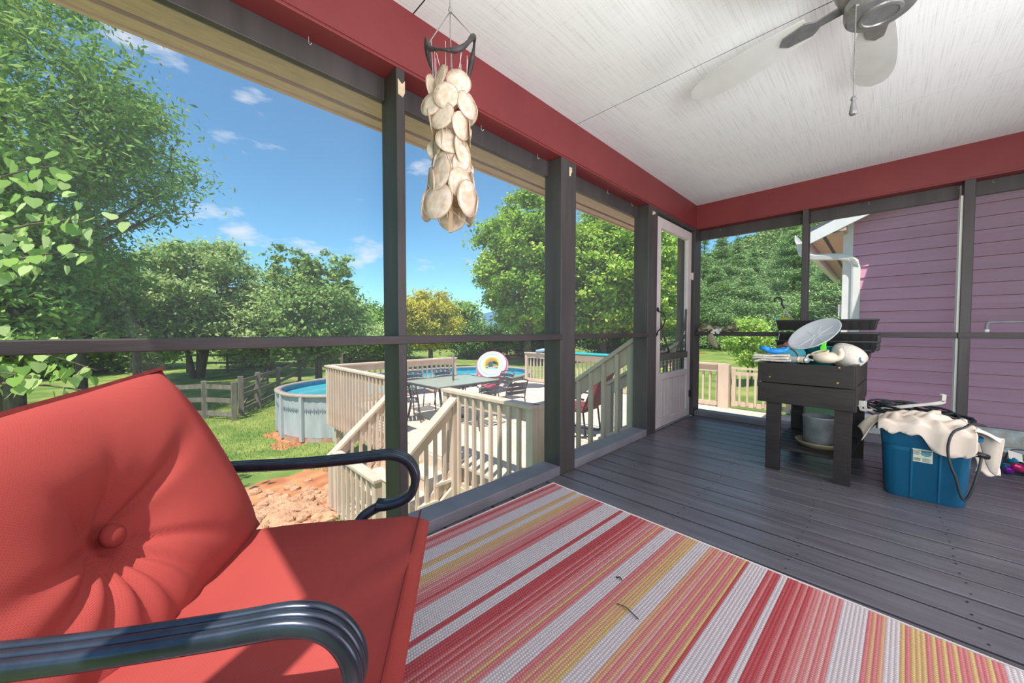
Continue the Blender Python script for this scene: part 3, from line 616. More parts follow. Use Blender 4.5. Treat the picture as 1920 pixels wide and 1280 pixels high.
# house wing with purple siding beyond the far screen
YW = 7.0
hs = thing('house_wing', 'purple clapboard wing of the house with white corner trim', 'house', (-.4, YW, D))
L_ = 3.5
sb = MB().add([(0, 0, .006), (L_, 0, .006), (L_, 0, .155), (0, 0, .155), (0, -.028, .006), (L_, -.028, .006), (L_, -.010, .155), (0, -.010, .155)],
              [(4, 5, 6, 7), (0, 1, 5, 4), (0, 4, 7, 3), (1, 2, 6, 5), (3, 7, 6, 2)]).mesh('siding_board', M['purple'])
i = 0; z = -.19
while z < 3.0:
    x0 = -.3 if z < 2.45 else -.3 + (z + .155 - 2.55) / .47
    piece('siding_board', sb, hs, (x0 + .4, 0, z - D)); z += .1545
MB().box(-.3, YW, -.75, 3.2, YW + .1, 3.3).build('sheathing', M['under'], hs, world=True)
MB().box(-.39, YW, -.75, -.3, YW + 6, 2.5).build('side_wall', M['purple'], hs, world=True)
MB().box(-.405, YW - .03, -.3, -.30, YW + .07, 2.52).build('corner_board', M['white'], hs, world=True, bevel=.003)
# roof: slope .47 rising to the right, eave on the left
def rz(x): return 2.50 + .47 * (x + .40)
MB().add([(-.78, YW - .30, rz(-.78)), (2.2, YW - .30, rz(2.2)), (2.2, YW + 6, rz(2.2)), (-.78, YW + 6, rz(-.78)), (-.78, YW - .30, rz(-.78) + .05), (2.2, YW - .30, rz(2.2) + .05), (2.2, YW + 6, rz(2.2) + .05), (-.78, YW + 6, rz(-.78) + .05)],
         [(0, 3, 2, 1), (4, 5, 6, 7), (0, 1, 5, 4), (1, 2, 6, 5), (2, 3, 7, 6), (3, 0, 4, 7)]).build('roof', M['shingle'], hs, world=True)
MB().add([(-.80, YW - .31, rz(-.80) - .16), (1.2, YW - .31, rz(1.2) - .16), (1.2, YW - .31, rz(1.2)), (-.80, YW - .31, rz(-.80)), (-.80, YW - .28, rz(-.80) - .16), (1.2, YW - .28, rz(1.2) - .16), (1.2, YW - .28, rz(1.2)), (-.80, YW - .28, rz(-.80))],
         [(0, 1, 2, 3), (0, 4, 5, 1), (4, 7, 6, 5), (3, 2, 6, 7), (0, 3, 7, 4)]).build('rake_board', M['white'], hs, world=True)
MB().add([(-.80, YW - .3, 2.30), (-.36, YW - .3, 2.30), (-.36, YW - .3, rz(-.36) - .1), (-.80, YW - .3, rz(-.8) - .05), (-.80, YW, 2.30), (-.36, YW, 2.30), (-.36, YW, rz(-.36)), (-.80, YW, rz(-.8))],
         [(0, 1, 2, 3), (0, 4, 5, 1), (1, 5, 6, 2), (0, 3, 7, 4)]).build('eave_return', M['soffit'], hs, world=True)
MB().box(-.78, YW - .28, 2.28, -.39, YW + 6, 2.30).build('eave_soffit', M['soffit'], hs, world=True)
MB().box(-.62, YW - .28, 2.275, -.58, YW + 6, 2.281).build('vent_groove', M['groove'], hs, world=True)
b = MB(); pr = [(-.79, 2.32), (-.79, 2.22), (-.81, 2.19), (-.89, 2.19), (-.91, 2.24), (-.91, 2.32), (-.895, 2.32), (-.895, 2.22), (-.805, 2.21), (-.80, 2.32)]
vs = [(p[0], YW - .34, p[1]) for p in pr] + [(p[0], YW + 6, p[1]) for p in pr]; n = len(pr)
b.add(vs, [(i, (i + 1) % n, n + (i + 1) % n, n + i) for i in range(n)] + [tuple(range(n))]); b.build('gutter', M['white'], hs, world=True)
ds = [(-.85, YW - .24, 2.22), (-.85, YW - .24, 2.14), (-.83, YW - .235, 2.06), (-.79, YW - .22, 2.025), (-.70, YW - .18, 2.0), (-.45, YW - .10, 1.985), (-.34, YW - .07, 1.96), (-.285, YW - .055, 1.90), (-.265, YW - .05, 1.80), (-.265, YW - .05, 1.0), (-.265, YW - .05, -.5)]
sq = [(-1, -.7), (-.6, -1), (.6, -1), (1, -.7), (1, .7), (.6, 1), (-.6, 1), (-1, .7)]
d_ = MB().tube(ds, .045, prof=sq).build('downspout', M['white'], hs, world=True)
e_ = MB()
for k in range(9):
    a = k / 8; e_.box(-.345 + .06 * a, YW - .112, 1.955 - .10 * a, -.300 + .07 * a, YW - .104, 1.962 - .10 * a)
for k in range(7): e_.box(-.89 + .012 * k, YW - .29, 2.10 - .013 * k, -.86 + .022 * k, YW - .283, 2.104 - .016 * k)
e_.build('elbow_crimps', M['galwhite'], d_, world=True)
MB().box(-.44, YW + .02, 1.15, -.41, YW + .12, 1.32).build('meter_box', M['white'], hs, world=True)
rr = random.Random(12); zz = [-.75, -.56, -.37, -.185]
for row in range(3):
    x = -.3
    while x < 3.0:
        wd = rr.uniform(.28, .62); h_ = zz[row + 1] - zz[row]; n = 9; pts = []
        for k in range(n):
            a = 2 * pi * k / n; cx = max(-1, min(1, 1.25 * cos(a))); cz = max(-1, min(1, 1.25 * sin(a)))
            pts.append((x + wd / 2 + cx * (wd / 2 - .012) * rr.uniform(.88, 1), (zz[row] + zz[row + 1]) / 2 + cz * (h_ / 2 - .01) * rr.uniform(.88, 1)))
        R = Matrix(((1, 0, 0, 0), (0, 0, 1, YW - .07), (0, 1, 0, 0), (0, 0, 0, 1)))
        MB().prism(pts, rr.uniform(-.02, 0), .1, R).build('foundation_stone', M['stone'], hs, world=True, bevel=.012); x += wd
MB().box(-.3, YW - .055, -.75, 3.2, YW + .05, -.19).build('mortar', M['stone'], hs, world=True)

# ------------------------------------------------------------------ pool, table set, floats
po = thing('above_ground_pool', 'oval grey above-ground pool with rust at its foot beside the deck', 'pool', (-11.4, 7.0, -1.9))
PA, PB, PH = 2.45, 4.55, 1.18
def oval(k, n, da=0, e=2.3):
    a = 2 * pi * k / n; c, s_ = cos(a), sin(a)
    return ((PA + da) * math.copysign(abs(c) ** (2 / e), c), (PB + da) * math.copysign(abs(s_) ** (2 / e), s_))
n = 168
def ring(name, zs, das, m, smooth=True):
    b = MB(); vs = []; fs = []
    for z, da in zip(zs, das):
        for k in range(n):
            dd = da + (.012 if (k % 2 and name == 'wall_panel') else 0); p = oval(k, n, dd); vs.append((p[0], p[1], z))
    for i in range(len(zs) - 1):
        for k in range(n): fs.append((i * n + k, i * n + (k + 1) % n, (i + 1) * n + (k + 1) % n, (i + 1) * n + k))
    return b.add(vs, fs).build(name, m, po, smooth=smooth)
ring('wall_panel', [.10, PH], [0, 0], M['pool_wall'], False)
ring('rust_band', [-.12, 0, .10], [.004, .004, .004], M['pool_rust'])
ring('liner', [PH, .1], [-.03, -.03], M['liner'])
ring('top_ledge', [PH - .03, PH + .02, PH + .035, PH + .02, PH - .02], [.07, .08, 0, -.09, -.09], M['pool_rim'])
b = MB(); b.add([(oval(k, n, -.03)[0], oval(k, n, -.03)[1], PH - .16) for k in range(n)], [tuple(range(n))]).build('water', M['water'], po)
for k in range(0, n, 8):
    p = oval(k, n, .02); a = atan2(p[1], p[0])
    o = MB().box(-.03, -.06, 0, .05, .06, PH - .03).build('upright', M['pool_wall'], po, bevel=.01); o.location = (p[0], p[1], 0); o.rotation_euler = (0, 0, a)
b = MB()
for k in range(n * 2):
    p = oval(k + .5, n * 2, .022); q = oval(k + .9, n * 2, .022); q0 = oval(k + .1, n * 2, .022)
    hgt = .085 if k % 2 == 0 else .05
    b.add([(q0[0], q0[1], .80), (p[0] * 1.0, p[1], .80 - hgt), (q[0], q[1], .80), (p[0], p[1], .80 + hgt)], [(0, 1, 2, 3)])
o = b.build('diamond_band', M['diamond'], po); o['kind'] = 'stuff'

tb = thing('patio_table', 'glass topped patio table with rounded corners and a bare umbrella pole', 'table', (-5.74, 4.10, D))
def rrect(hx, hy, r, n=6):
    out = []
    for cx, cy, a0 in ((hx - r, hy - r, 0), (-hx + r, hy - r, pi / 2), (-hx + r, -hy + r, pi), (hx - r, -hy + r, 1.5 * pi)):
        for k in range(n + 1): a = a0 + pi / 2 * k / n; out.append((cx + r * cos(a), cy + r * sin(a)))
    return out
MB().prism(rrect(.58, .72, .12), .695, .703).build('glass_top', M['tglass'], tb)
MB().tube([(p[0], p[1], .69) for p in rrect(.60, .74, .13)], .022, 8, closed=True).build('frame', M['alu'], tb, smooth=True)
for sx in (-1, 1):
    for sy in (-1, 1): MB().tube([(sx * .53, sy * .66, .68), (sx * .50, sy * .60, .35), (sx * .54, sy * .66, 0)], .022, 8).build('leg', M['alu'], tb, smooth=True)
MB().tube([(0, 0, .0), (0, 0, 1.18)], .021, 10).build('umbrella_pole', M['alu'], tb, smooth=True)
MB().lathe([(.22, 0), (.22, .03), (.06, .08), (.03, .2)], 20).build('umbrella_base', M['black'], tb, smooth=True)
def patio_chair(name, label, loc, rz):
    t = thing(name, label, 'chair', loc, rz, 'metal patio chairs round the glass table')    # faces +Y
    for k in range(6): MB().box(-.21, -.2 + k * .072, .40 - .006 * k, .21, -.2 + k * .072 + .055, .412 - .006 * k).build('seat_slat', M['sling'], t)
    for k in range(3):
        z = .515 + .078 * k; yb = -.25 - .03 * k
        MB().tube([(-.22, yb + .01, z), (-.11, yb - .025, z + .008), (0, yb - .035, z + .01), (.11, yb - .025, z + .008), (.22, yb + .01, z)], 1, prof=[(-.006, -.031), (.006, -.031), (.006, .031), (-.006, .031)]).build('back_slat', M['sling'], t)
    for s_ in (-1, 1):
        MB().tube([(s_ * .23, -.30, 0), (s_ * .22, -.22, .40), (s_ * .22, -.25, .56), (s_ * .21, -.33, .735)], .012, 7).build('rear_leg', M['alu'], t, smooth=True)
        MB().tube([(s_ * .24, .25, 0), (s_ * .24, .21, .38), (s_ * .25, .18, .60), (s_ * .25, .12, .635), (s_ * .25, -.05, .63), (s_ * .22, -.27, .62)], .012, 7).build('front_leg', M['alu'], t, smooth=True)
        MB().tube([(s_ * .22, -.22, .395), (s_ * .22, .22, .37)], .011, 6).build('seat_rail', M['alu'], t, smooth=True)
    MB().tube([(-.21, -.33, .735), (-.12, -.37, .765), (0, -.385, .775), (.12, -.37, .765), (.21, -.33, .735)], .013, 7).build('top_rail', M['alu'], t, smooth=True)
    return t
ch = patio_chair('patio_chair', 'dark patio chair nearest the porch, standing at the left front corner of the table', (-6.12, 3.32, D), radians(-28))
for lab, loc, a in (('dark patio chair across the table, directly behind the left end of the glass', (-6.72, 3.95, D), -95), ('dark patio chair across the table, just left of the umbrella pole', (-6.70, 4.72, D), -88),
                    ('dark patio chair at the far short end of the table below the swim ring', (-5.75, 5.22, D), 178), ('dark patio chair with its back to the porch, right of the table', (-4.93, 4.78, D), 82),
                    ('dark patio chair half hidden behind the near railing cap', (-4.93, 4.02, D), 95)):
    dup(ch, loc, radians(a), lab)
def swim_ring(name, label, loc, rot, R, r, cols, seed):
    t = thing(name, label, 'swim ring', loc, 0, 'inflatable swim rings leaning on the post'); t.rotation_euler = rot
    nb = len(cols)
    for i, c in enumerate(cols):          # coloured bands run round the tube
        b = MB(); vs = []; fs = []; m = 3; N_ = 40
        for k in range(N_):
            a = 2 * pi * k / N_
            for j in range(m + 1): q = 2 * pi * (i + j / m) / nb; vs.append(((R + r * cos(q)) * cos(a), (R + r * cos(q)) * sin(a), r * sin(q)))
        for k in range(N_):
            for j in range(m): fs.append((k * (m + 1) + j, ((k + 1) % N_) * (m + 1) + j, ((k + 1) % N_) * (m + 1) + j + 1, k * (m + 1) + j + 1))
        b.add(vs, fs).build('band', RC[c], t, smooth=True)
    return t
RC = {n: mat('ring_' + n, c, rough=0.3) for n, c in (('pink', 'e0607f'), ('white', 'efeeec'), ('aqua', '6fd0d8'), ('yellow', 'f0d430'), ('red', 'e0365a'), ('peach', 'f2b08c'))}
def face_cam(tilt, az): return Euler((radians(tilt), 0, radians(az)))
swim_ring('swim_ring', 'striped pink, white and aqua swim ring leaning round the post', (-8.02, 7.12, -.10), face_cam(58, 38), .33, .15, ['white', 'pink', 'white', 'aqua', 'white', 'yellow', 'peach', 'white', 'aqua', 'white', 'pink', 'white', 'red', 'white'], 1)
swim_ring('swim_ring', 'aqua and pink swim ring on the deck under the striped one', (-8.02, 7.05, -.47), face_cam(38, 50), .30, .15, ['white', 'red', 'aqua', 'white', 'aqua', 'aqua', 'white', 'red', 'peach', 'white'], 2)
mt_ = MB().prism([(.42 * cos(pi / 8 + k * pi / 4), .42 * sin(pi / 8 + k * pi / 4)) for k in range(8)], 0, .025).build('deck_mat', M['grid'], None); mt_.location = (-7.3, 8.05, D)
tag(mt_, 'dark eight-sided mat lying flat on the far end of the deck', 'mat')
fl_ = thing('pool_float', 'turquoise vinyl float with a pale blue pillow laid along the far railing', 'pool float', (-7.3, 8.72, .262))
o = MB().prism(rrect(1.0, .13, .1), 0, .05).build('mattress', M['turq'], fl_, bevel=.02); o.location = (1.2, 0, 0)
MB().tube([(-.35, -.06, .02), (-.1, 0, .07), (.25, .02, .06)], .055, 10).build('pillow', M['paleblue'], fl_, smooth=True)
rc = thing('rocking_chair', 'dark framed outdoor rocking chair with red cushions on the deck', 'chair', (-3.42, 4.92, D), radians(97))   # faces +Y local
for s_ in (-1, 1):
    MB().tube([(s_ * .27, -.42, .09), (s_ * .27, -.2, .02), (s_ * .27, .1, .0), (s_ * .27, .38, .06)], .016, 8).build('rocker', M['black'], rc, smooth=True)
    MB().tube([(s_ * .27, .30, .03), (s_ * .27, .26, .58), (s_ * .27, .15, .62), (s_ * .27, -.22, .60)], .016, 8).build('arm', M['black'], rc, smooth=True)
    MB().tube([(s_ * .26, -.25, .03), (s_ * .26, -.2, .42), (s_ * .25, -.42, 1.0)], .016, 8).build('back_post', M['black'], rc, smooth=True)
MB().box(-.25, -.22, .38, .25, .28, .47).build('seat_cushion', M['cushion'], rc, bevel=.03)
b = MB().box(-.25, -.05, 0, .25, .05, .60).build('back_cushion', M['cushion'], rc, bevel=.03); b.location = (0, -.26, .47); b.rotation_euler = (radians(20), 0, 0)
MB().tube([(-.25, -.42, 1.0), (0, -.43, 1.02), (.25, -.42, 1.0)], .014, 8).build('top_rail', M['black'], rc, smooth=True)

# ------------------------------------------------------------------ trees
rng = np.random.default_rng(11)
def leaf_mesh(name, P, Nn, size, asp, m, rv, fold=0.0, upright=0):
    """one rhombic leaf per point: P centres, Nn facing directions"""
    n = len(P); r = rng.normal(size=(n, 3))
    if upright: r = r * .35 + np.array([0, 0, upright])
    t = r - Nn * np.sum(r * Nn, 1, keepdims=True); t /= np.linalg.norm(t, axis=1, keepdims=True) + 1e-9
    b = np.cross(Nn, t); s_ = size * rng.uniform(.65, 1.3, (n, 1))
    V = np.empty((n, 4, 3)); V[:, 0] = P - t * s_; V[:, 1] = P + b * s_ * asp - t * s_ * .15 + Nn * s_ * fold; V[:, 2] = P + t * s_; V[:, 3] = P - b * s_ * asp - t * s_ * .15 + Nn * s_ * fold
    me = bpy.data.meshes.new(name); me.vertices.add(n * 4); me.vertices.foreach_set('co', V.reshape(-1))
    me.loops.add(n * 4); me.loops.foreach_set('vertex_index', np.arange(n * 4, dtype=np.int32)); me.polygons.add(n)
    me.polygons.foreach_set('loop_start', np.arange(0, n * 4, 4, dtype=np.int32)); me.polygons.foreach_set('loop_total', np.full(n, 4, dtype=np.int32))
    me.update(calc_edges=True); me.materials.append(m)
    at = me.attributes.new('rnd', 'FLOAT', 'FACE'); at.data.foreach_set('value', np.clip(rv, 0, 1).astype(np.float32)); return me
def unit(n):
    v = rng.normal(size=(n, 3)); return v / np.linalg.norm(v, axis=1, keepdims=True)
def broad(name, label, x, y, zc, rx, rzz, n, size, m, puffs=55, asp=.55, group='trees beyond the deck', trunks=((0, 0, .16),), droop=0.0, spikes=0, zmin=None, pr=.30, sparse=1.0, zb=None):
    zb = gz(x, y) if zb is None else zb
    t = thing(name, label, 'tree', (x, y, zb), 0, group)
    c0 = zc - zb; puffs = int(puffs * 1.9); pr *= .80
    U = unit(puffs); rad = rng.uniform(.35, .95, (puffs, 1)) ** .7
    C = U * rad * np.array([rx, rx, rzz]) * .82 + np.array([0, 0, c0])
    if zmin is not None: C[:, 2] = np.maximum(C[:, 2], zmin - zb)
    R = rx * pr * rng.uniform(.65, 1.25, puffs)
    if spikes:
        k = rng.integers(0, puffs, spikes); S_ = []
        for q in range(spikes):
            a = rng.uniform(0, 2 * pi); rr_ = rx * rng.uniform(0, .75)
            for h in np.linspace(0, 1, 5): S_.append((rr_ * cos(a), rr_ * sin(a), c0 + rzz * (.55 + .62 * h * rng.uniform(.6, 1))))
        C = np.vstack([C, np.array(S_)]); R = np.concatenate([R, np.full(len(S_), rx * .11)])
    pv = rng.uniform(-.18, .18, len(C)); w_ = R ** 2; k = rng.choice(len(C), n, p=w_ / w_.sum())
    d = unit(n); rr_ = R[k][:, None] * (.25 + .55 * np.abs(rng.normal(size=(n, 1)))) * np.array([1.15, 1.15, .66])
    P = C[k] + d * rr_; P[:, 2] -= droop * np.abs(rng.normal(size=n)) * R[k]
    Nn = d * .35 + unit(n) * .75 + np.array([0, 0, .6]); Nn /= np.linalg.norm(Nn, axis=1, keepdims=True)
    rv = .5 + pv[k] + rng.normal(0, .17, n)
    o = piece('crown', leaf_mesh('crown', P, Nn, size, asp, m, rv), t); o['kind'] = 'stuff'
    b = MB()
    for tx, ty, r in trunks:
        top = (tx * 2.4, ty * 2.4, c0); b.tube([(tx * .3, ty * .3, -.2), (tx, ty, c0 * .4), top, (top[0] * .8, top[1] * .8, c0 + rzz * .5)], [r * 1.2, r, r * .7, r * .25], 8)
    b.build('trunk', M['bark'], t, smooth=True)
    b = MB()
    for q in rng.choice(puffs, min(puffs, 16), replace=False):
        tx, ty, r = trunks[int(q) % len(trunks)]; z0 = max(c0 - rzz * .75, c0 * .35); e = C[q]
        b.tube([(tx * 1.4, ty * 1.4, z0), (e[0] * .55, e[1] * .55, (z0 + e[2]) / 2 + .1), tuple(e)], [r * .45, r * .28, r * .08], 5)
    b.build('branches', M['bark'], t, smooth=True)
    return t
LM = {'oak': leafmat('oak_leaf', '527838', '87ac58', 'c2d280'), 'maple': leafmat('maple_leaf', '5c8530', 'a0c250', 'e0e67a'), 'pale': leafmat('pale_leaf', '72914f', 'aac27c', 'd4dea8'),
      'pear': leafmat('pear_leaf', '557c44', '8aaa5c', 'bfcd8c'), 'yellow': leafmat('yellow_leaf', '8f9a34', 'c9c454', 'ecd668'), 'pine': leafmat('pine_needle', '557e4e', '8fb070', 'ccd8a0', .25),
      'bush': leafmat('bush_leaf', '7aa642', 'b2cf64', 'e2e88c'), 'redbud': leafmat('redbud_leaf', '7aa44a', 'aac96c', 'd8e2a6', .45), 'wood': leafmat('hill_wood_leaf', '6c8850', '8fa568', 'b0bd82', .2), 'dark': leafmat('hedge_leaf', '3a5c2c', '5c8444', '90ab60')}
broad('oak_tree', 'tall narrow-leaved oak filling the sky on the house side of the yard', -19.2, -3.2, 7.2, 5.6, 6.4, 60000, .115, LM['oak'], 130, .32, pr=.21, droop=.3, trunks=((0, 0, .3),))
for px, d_, r_, zc_, rz_, lab in ((150, 15.5, 2.6, 2.9, 3.2, 'leafy understory tree filling the gap right of the oak trunk'), (20, 10.0, 1.7, 1.5, 2.1, 'leafy understory tree hiding the oak trunk'), (255, 19, 2.4, 2.4, 3.0, 'leafy understory tree just left of the spreading tree')):
    u = (px - 960) / 685
    broad('understory_tree', lab, d_ * (-.711 + .704 * u), d_ * (.704 + .711 * u), zc_, r_, rz_, 13000, .105, LM['oak'] if px != 255 else LM['pale'], 50, .5, pr=.26, zmin=-1.3)
broad('spreading_tree', 'pale green many-stemmed tree behind the yard gate', -29.0, 2.0, 2.9, 4.3, 4.6, 40000, .13, LM['pale'], 80, .5, trunks=((.3, .2, .14), (-.4, .1, .12), (.1, -.5, .13), (0, .5, .1)), pr=.24, zmin=-.9)
broad('pear_tree', 'dense pear tree with upright shoots behind the pool', -20.6, 6.2, 1.6, 2.9, 2.9, 24000, .11, LM['pear'], 70, .6, spikes=16, pr=.26, zmin=-1.2)
broad('young_tree', 'low pale tree between the spreading tree and the pear tree', -27, 5.2, 1.5, 2.6, 3.6, 14000, .13, LM['pale'], 40, .5, pr=.3, zmin=-1)
broad('golden_tree', 'small yellow-leaved tree behind the glass table', -22.6, 14.2, 1.7, 2.9, 2.5, 26000, .095, LM['yellow'], 45, .55, pr=.3, zmin=-.9)
broad('maple_tree', 'large sunlit maple rising above the near deck railing', -20.6, 22.2, 6.6, 5.0, 7.5, 80000, .15, LM['maple'], 150, .62, pr=.20, trunks=((0, 0, .28),))
broad('maple_tree', 'sunlit maple showing between the two thickest posts', -16.9, 27.8, 5.8, 5.6, 7.0, 66000, .16, LM['maple'], 120, .62, pr=.21, trunks=((0, 0, .26),))
broad('yellow_green_tree', 'yellow-green tree seen through the screen door', -13.4, 29.4, 5.0, 2.9, 6.3, 42000, .14, LM['bush'], 70, .6, pr=.24)
for px, d_, h_, r_, lab in ((640, 62, 6.5, 6, 'distant bushy tree right behind the pear tree'), (560, 70, 8, 8, 'distant bushy tree behind the spiky shoots of the pear tree'), (700, 80, 8, 8, 'distant bushy tree below the mountain ridge'), (770, 55, 5.5, 6, 'distant bushy tree behind the golden tree, left'), (850, 60, 7, 6, 'distant bushy tree between the golden tree and the large maple'), (420, 60, 8, 8, 'distant bushy tree behind the spreading tree'), (300, 55, 9, 8, 'distant bushy tree between the oak and the spreading tree')):
    u = (px - 960) / 685; x = d_ * (-.711 + .704 * u); y = d_ * (.704 + .711 * u)
    broad('far_tree', lab, x, y, h_ * .30, r_, h_ * .62, 11000, .32, LM['oak'] if px % 3 else LM['pale'], 30, .6, 'trees of the distant belt', pr=.34)
for px, d_, h_, r_, lab in ((-60, 20, 3.6, 3.4, 'shrubby green growth below the oak, nearest the chair'), (60, 22, 4.2, 3.6, 'shrubby green growth left of the yard gate, under the oak'), (170, 25, 4.6, 3.8, 'shrubby green growth behind the redbud leaves'), (270, 27, 4.4, 3.8, 'shrubby green growth left of the spreading tree'),
                            (470, 29, 3.4, 3.2, 'shrubby growth behind the board fence, right of the spreading tree'), (655, 33, 3.6, 3.6, 'shrubby growth right of the pear tree'), (730, 36, 4.0, 4.0, 'shrubby growth behind the slim post'), (600, 30, 3.0, 3.0, 'shrubby growth behind the pear tree')):
    u = (px - 960) / 685; x = d_ * (-.711 + .704 * u); y = d_ * (.704 + .711 * u)
    broad('garden_shrub', lab, x, y, gz(x, y) + h_ * .48, r_, h_ * .58, 14000, .13, LM['pale'] if px % 20 else LM['pear'], 32, .55, 'shrubs along the yard fence', pr=.3)
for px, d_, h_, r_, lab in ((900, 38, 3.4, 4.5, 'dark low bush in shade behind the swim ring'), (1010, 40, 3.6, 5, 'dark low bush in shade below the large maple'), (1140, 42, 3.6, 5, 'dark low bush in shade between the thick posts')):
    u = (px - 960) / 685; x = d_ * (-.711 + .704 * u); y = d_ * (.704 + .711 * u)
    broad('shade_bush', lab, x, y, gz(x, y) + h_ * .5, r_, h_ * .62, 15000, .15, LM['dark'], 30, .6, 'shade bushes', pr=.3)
broad('leafy_shrub', 'airy yellow-green shrub beyond the deck gate', -3.30, 15.4, .55, .95, 1.25, 6000, .055, LM['bush'], 40, .5, 'trees beyond the deck', pr=.30, trunks=((.05, .05, .03), (-.08, .02, .025)))
def conifer(label, x, y, h, r, n, seed):
    zb = gz(x, y); t = thing('conifer_tree', label, 'tree', (x, y, zb), 0, 'conifers beyond the far screen'); rg = np.random.default_rng(seed)
    nb = 120; zt = rg.uniform(.04, 1, nb) ** .9; az = rg.uniform(0, 2 * pi, nb); L0 = 1.12 * r * (1.01 - zt) ** 1.05 * rg.uniform(.7, 1.1, nb)
    k = rg.choice(nb, n, p=(L0 + .15) / (L0 + .15).sum()); f = rg.uniform(.25, 1, n) ** .6
    wd = .19 * L0[k] + .14
    P = np.stack([cos_(az[k]) * L0[k] * f, sin_(az[k]) * L0[k] * f, zt[k] * h + .10 * L0[k] * f ** 2 - .05 * L0[k]], 1) + rg.normal(size=(n, 3)) * np.stack([wd, wd, wd * .34], 1)
    Nn = unit(n) * .6 + np.array([0, 0, .8]); Nn /= np.linalg.norm(Nn, axis=1, keepdims=True)
    rv = .48 + rg.uniform(-.2, .2, nb)[k] + rg.normal(0, .16, n)
    o = piece('crown', leaf_mesh('crown', P, Nn, .115, .26, LM['pine'], rv), t); o['kind'] = 'stuff'
    MB().tube([(0, 0, -.2), (0, 0, h * .95)], [.2, .03], 7).build('trunk', M['bark'], t, smooth=True)
    b = MB()
    for q in range(0, nb, 6): b.tube([(0, 0, zt[q] * h), (cos(az[q]) * L0[q] * .8, sin(az[q]) * L0[q] * .8, zt[q] * h + .03 * L0[q])], [.035, .01], 4)
    b.build('branches', M['bark'], t); return t
cos_, sin_ = np.cos, np.sin
for i, (px, d_, h_, r_, lab) in enumerate(((1318, 40, 11.3, 3.6, 'dark conifer nearest the screen door in the far row'), (1350, 42, 12.6, 3.5, 'conifer with a tall clear tip, second from the screen door'), (1380, 43, 12.4, 3.0, 'pointed conifer in the middle of the far opening'),
        (1412, 39, 9.6, 3.4, 'conifer just left of the hillside gap'), (1452, 36, 8.3, 3.8, 'broad conifer in front of the hillside'), (1486, 30, 10.4, 3.8, 'tall conifer behind the slim far post'), (1560, 25, 6.9, 3.6, 'conifer half hidden behind the house gutter'),
        (1340, 30, 6.6, 3.6, 'low broad conifer in front of the far row'), (1400, 29, 6.2, 3.4, 'low conifer behind the leafy shrub'), (1275, 36, 9.5, 3.6, 'conifer glimpsed beside the corner post'))):
    u = (px - 960) / 685; x = d_ * (-.711 + .704 * u); y = d_ * (.704 + .711 * u); conifer(lab, x, y, h_, r_, 38000, 40 + i)
yc = thing('yucca', 'spiky dark yucca on the lawn behind the pool', 'plant', (-17.6, 14.9, gz(-17.6, 14.9)))
for k in range(70):
    a = rng.uniform(0, 2 * pi); e = rng.uniform(.25, 1.4); L_ = rng.uniform(.6, 1.0); d = Vector((cos(a) * cos(e), sin(a) * cos(e), sin(e))); s2 = Vector((-sin(a), cos(a), 0)) * .03
    p = d * L_ * .55; q = d * L_ - Vector((0, 0, .08 * cos(e)))
    MB().add([tuple(-s2), tuple(s2), tuple(p + s2), tuple(q), tuple(p - s2)], [(0, 1, 2, 3, 4)]).build('leaf', LM['dark'], yc)
# redbud reaching in from the left, big heart-shaped leaves
rb = thing('redbud_tree', 'nearby redbud with large heart-shaped leaves hanging by the screen', 'tree', (-8.6, -2.4, gz(-8.6, -2.4)))
hpts = [(0, 0), (.30, .10), (.52, .02), (.62, -.25), (.48, -.6), (.2, -.92), (0, -1.12)]
hv = [(p[0], .06 * abs(p[0]), p[1]) for p in hpts] + [(-p[0], .06 * abs(p[0]), p[1]) for p in hpts[1:-1]]
lms = []
for k in range(6):
    me = MB().add(hv, [(0, 1, 2, 3, 4, 5, 6), (0, 6, 11, 10, 9, 8, 7)]).mesh('leaf', LM['redbud'])
    at = me.attributes.new('rnd', 'FLOAT', 'FACE'); at.data.foreach_set('value', [.2 + .13 * k] * 2); lms.append(me)
zb = gz(-8.6, -2.4); b = MB()
twigs = []
for (q0, q1, q2, cnt) in (((0, 0, 3.0), (.7, .8, 4.3), (1.75, 2.05, 4.25), 46), ((0, 0, 3.2), (.4, .6, 4.8), (1.2, 1.6, 4.95), 40), ((.2, .3, 3.2), (.9, 1.2, 3.9), (1.6, 1.9, 3.85), 44), ((0, 0, 2.6), (.5, .7, 3.0), (1.5, 1.9, 2.35), 50), ((0, 0, 2.2), (.4, .4, 2.6), (1.1, 1.5, 2.2), 46), ((0, 0, 2.8), (.3, .5, 3.9), (.7, 1.1, 4.5), 30), ((0, 0, 2), (.5, .9, 2.4), (1.0, 2.1, 1.9), 30)):
    q0, q1, q2 = Vector(q0), Vector(q1), Vector(q2)
    pts = [(1 - t) ** 2 * q0 + 2 * t * (1 - t) * q1 + t * t * q2 for t in [k_ / 7 for k_ in range(8)]]
    b.tube(pts, [.03, .027, .024, .02, .016, .012, .009, .005], 5); twigs.append((pts, cnt))
b.tube([(0, 0, -.1), (.05, .05, 1.4), (0, 0, 3.2)], [.10, .08, .05], 8); b.build('trunk', M['bark'], rb, smooth=True)
for pts, cnt in twigs:
    for k in range(cnt):
        t = rng.uniform(.3, 1.0) * 7; i = min(6, int(t)); c = pts[i].lerp(pts[i + 1], t - i) + Vector(rng.normal(0, .16, 3)) * Vector((1, 1, .8)); s_ = rng.uniform(.09, .14)
        piece('leaf', lms[int(rng.integers(6))], rb, c, (rng.uniform(-.9, .3), rng.uniform(-.4, .4), radians(45) + rng.normal(0, .8)), (s_, s_, s_))
